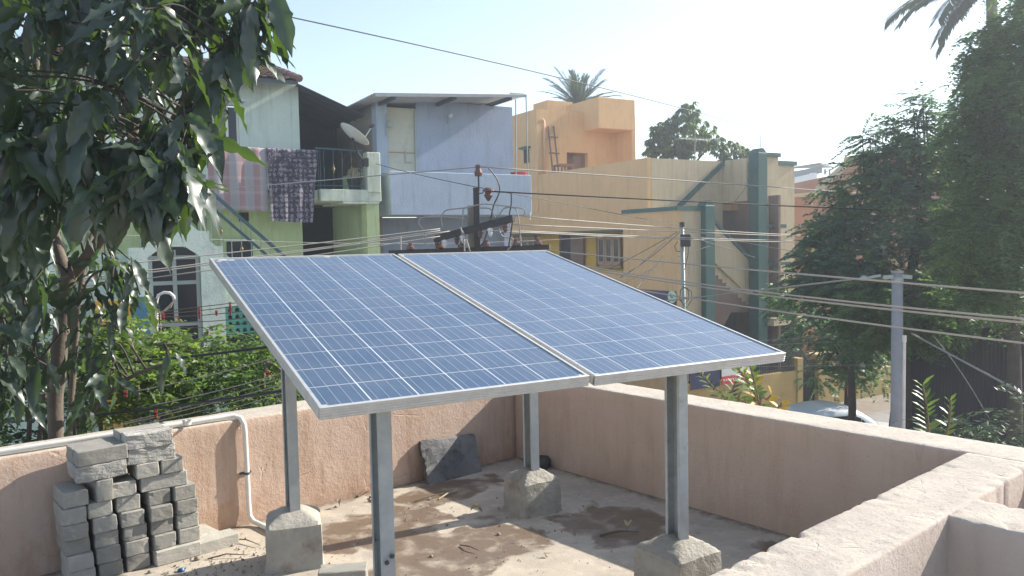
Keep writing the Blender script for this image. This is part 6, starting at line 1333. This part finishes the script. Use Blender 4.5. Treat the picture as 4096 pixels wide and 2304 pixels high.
# coconut palm fronds at the upper right
def palm(name, label, D, c, fronds, L, nleaf, ll, lw, mat, trunk=True, arch=.9, trad=.13, fwd=.75):
    t = thing(name, label, 'tree', WORLD, (c.x, c.y, GZ)); Va = []; Fa = []; off = 0
    for (az, el0, sc_) in fronds:
        d = Vector((math.cos(az)*math.cos(el0), math.sin(az)*math.cos(el0), math.sin(el0))); P = []; p = c.copy(); st_ = L*sc_/16
        for i in range(17): P.append(p.copy()); d = (d+Vector((0, 0, -arch*.1*(.35+i/16)))).normalized(); p = p+d*st_
        fr = build(MB().tube(P, [.035*(1-i/19) for i in range(17)], 5), 'frond_rib', M['stem_green'], t)
        t_ = np.repeat((np.arange(nleaf)+1.5)/(nleaf+1), 2); sg = np.tile([1, -1], nleaf); Pn = np.array([tuple(q) for q in P]); idx = t_*16; i0 = np.minimum(idx.astype(int), 15); fr_ = (idx-i0)[:, None]
        base = Pn[i0]*(1-fr_)+Pn[i0+1]*fr_; tg = unit(Pn[i0+1]-Pn[i0]); sd_ = unit(np.cross(tg, np.array([0, 0, 1.0])))
        dd = sd_*sg[:, None]*.8+tg*fwd+np.array([0, 0, -.45 if fwd < 1 else -.1])+RNG.normal(size=(len(t_), 3))*.08
        V, F = rhombs(base, dd, np.cross(dd, tg)*sg[:, None], ll*(1-.6*np.abs(t_-.4))*RNG.uniform(.9, 1.1, len(t_)), np.full(len(t_), lw), .05); Va.append(V); Fa.append(F+off); off += len(V)
        o = fast_mesh('leaflets', V, F, M[mat], fr); BASEb = None
    if trunk: stem(t, [(c.x+.4, c.y, GZ), (c.x+.2, c.y, (GZ+c.z)/2), (c.x, c.y, c.z)], trad*1.2, trad, 'bark', 'trunk')
    return t
pc_ = at(3965, -75, 21)
palm('coconut_palm', 'coconut palm fronds hanging into the upper right corner', 21, pc_, [(math.pi+a, e, s_) for a, e, s_ in ((.12, .38, .95), (-.05, .02, .90), (.25, -.42, .80), (-.3, .70, .9), (-.2, -.65, .75), (.5, -.1, .9), (-.9, .3, 1), (1.2, .3, 1), (2.2, .4, 1), (3.1, .3, 1), (-1.8, .4, 1), (.0, 1.2, .9))], 2.9, 84, .62, .06, 'palm_leaf', arch=.8)
pd = at(2315, 430, 38)
palm('date_palm', 'spiky palm head rising behind the orange rooftop block', 38, pd, [(k*2.399, .35+1.0*((k*37) % 10)/10, .75+.3*((k*17) % 7)/7) for k in range(30)], 2.2, 34, .42, .040, 'palm_leaf', arch=.42, trad=.2, fwd=1.3)
# mango tree beyond the orange house
t = tree('mango_tree', 'rounded leafy tree standing behind the orange house parapet', 'tree', 2740, 33)
el_ = [E(2720, 545, 33, 1.45, 1.2, .95), E(2745, 455, 33, .65, .6, .45), E(2765, 415, 33, .35, .35, .2), E(2640, 570, 33, .6, .6, .7), E(2850, 570, 33, .7, .6, .4), E(2930, 605, 33, .75, .6, .5), E(2590, 615, 33, .35, .3, .2), E(2860, 510, 33, .22, .2, .15), E(2985, 600, 33, .22, .2, .12)]
C, u = blobs(el_, 560, .4); az = RNG.random((560, 11))*6.28; ph = RNG.normal(.9, .3, (560, 11))
dd = np.stack([np.cos(az)*np.cos(ph), np.sin(az)*np.cos(ph), -np.sin(ph)], -1); nn = np.stack([np.cos(az), np.sin(az), np.full_like(az, .6)], -1)+RNG.normal(size=dd.shape)*.3
V, F = rhombs(np.repeat(C, 11, 0), dd.reshape(-1, 3), nn.reshape(-1, 3), RNG.uniform(.22, .34, 6160), np.full(6160, .09)); o = fast_mesh('crown', V, F, M['far_mango_leaf'], t); o['kind'] = 'stuff'
b = at(2740, 700, 33); stem(t, [(b.x, b.y, GZ), (b.x, b.y, 2), b, at(2730, 560, 33)], .2, .08, name='trunk')
for q in ((2745, 455), (2640, 570), (2850, 570), (2940, 615)): stem(t, [b, (b+at(*q, 33))/2, at(*q, 33)], .06, .02, name='limb')
# sprouting plants along the lane side of the right parapet: each leaf its own piece
def oval_leaf(seed, broad):
    rs = random.Random(seed); V = []; F = []; rows = 6
    for i in range(rows+1):
        u = i/rows; w = broad*math.sin(math.pi*u**.85)**.8 if 0 < u < 1 else .01
        for v in (-1, 0, 1): V.append((u, v*w, .18*abs(v)*w-.18*u*u+.02*math.sin(u*14+v)))
    for i in range(rows):
        for j in range(2): a = i*3+j; F.append((a, a+3, a+4, a+1))
    return V, F
OM = {}
def omesh(mat, broad, k):
    key = (mat, broad, k)
    if key not in OM:
        V, F = oval_leaf(k, broad); me = bpy.data.meshes.new('leaf'); me.from_pydata(V, [], F); me.materials.append(M[mat]); me.polygons.foreach_set('use_smooth', [True]*len(F)); OM[key] = me
    return OM[key]
def sprout(label, stems, broad, L, group='plants sprouting behind the right parapet'):
    b0 = at(*stems[0][0]); t = thing('sprouting_plant', label, 'plant', WORLD, (b0.x, b0.y, GZ), group); inv = Matrix.Translation(-Vector(t.location))
    for (p, q, n, mats) in stems:
        A, B = at(*p), at(*q); path = smooth_path([Vector((A.x, A.y+.05, GZ)), Vector((A.x, A.y+.03, A.z-.6)), A, (A+B)/2+Vector((.01, 0, .01)), B], 5); build(MB().tube(path, [.02]*6+[.009]*5+[.006]*(len(path)-11), 6), 'stem', M['bark'], t)
        ax = (B-A).normalized()
        for k in range(n):
            u = k/(n-1); c = A.lerp(B, u); sd_ = 1 if k % 2 else -1; aang = random.uniform(-.5, .5)
            d = (Vector((sd_*math.cos(aang), math.sin(aang), 0))+ax*(.45+.9*u)+Vector((0, 0, random.uniform(-.15, .15)))).normalized()
            n_ = (ax*1.0-d*.3+Vector((0, -.35, .25)))
            o = bpy.data.objects.new('leaf', omesh(random.choice(mats), broad, k % 4)); COL.objects.link(o); o.parent = t; o.matrix_local = inv @ leaf_matrix(c, d, n_, L*random.uniform(.8, 1.15)*(1-.25*u))
S_, Y_, D_ = 'sprout_leaf', 'yellow_leaf', 'shade_leaf'
sprout('leaning green sprout left of the yellowing plant behind the parapet', [((2905, 1625, 5.3), (2785, 1478, 5.3), 17, [S_, S_, D_]), ((2930, 1640, 5.35), (2900, 1590, 5.35), 6, [S_])], .22, .075)
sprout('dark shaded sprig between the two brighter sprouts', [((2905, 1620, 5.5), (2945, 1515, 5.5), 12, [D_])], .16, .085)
sprout('tall yellowing plant behind the parapet below the panel corner', [((3035, 1650, 5.2), (2998, 1455, 5.2), 14, [S_, Y_, S_]), ((3020, 1600, 5.25), (2950, 1470, 5.2), 13, [S_]), ((3040, 1625, 5.2), (3085, 1580, 5.15), 3, [Y_]), ((2985, 1635, 5.2), (2940, 1590, 5.2), 5, [S_])], .26, .10)
sprout('single yellow leaved shoot left of the parked car', [((3110, 1660, 5.0), (3125, 1610, 5.0), 5, [Y_, Y_, D_])], .30, .085)
sprout('upright green shoot with paired leaves right of the concrete pole', [((3715, 1790, 4.9), (3692, 1540, 4.9), 28, [S_, S_, D_])], .15, .105)
sprout('shorter pale green shoot farther right of the concrete pole', [((3778, 1800, 4.7), (3802, 1600, 4.7), 18, [S_])], .17, .085)
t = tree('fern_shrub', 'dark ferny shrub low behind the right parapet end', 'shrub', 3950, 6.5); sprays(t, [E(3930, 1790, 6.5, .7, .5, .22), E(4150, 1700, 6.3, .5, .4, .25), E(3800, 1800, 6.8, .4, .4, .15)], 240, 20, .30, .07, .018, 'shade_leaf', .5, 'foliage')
c = at(3950, 1900, 6.5); stem(t, [(c.x, c.y, GZ), (c.x, c.y, c.z)], .04, .02, name='stem')
# ================================================================== hazy air, added partly to stand in for the lens-glare veil
m, t, out = nodes('haze_air'); pv = N(t, 'VolumePrincipled'); pv.inputs['Color'].default_value = (.86, .93, 1.0, 1); pv.inputs['Density'].default_value = .0036; pv.inputs['Anisotropy'].default_value = .55
t.links.new(pv.outputs[0], out.inputs['Volume'])
hz = build(MB().box(-60, 90, -30, 110, GZ-1, 12), 'haze', m); tag(hz, 'pale haze over the lane, added partly for the glare veil', 'haze', kind='stuff')
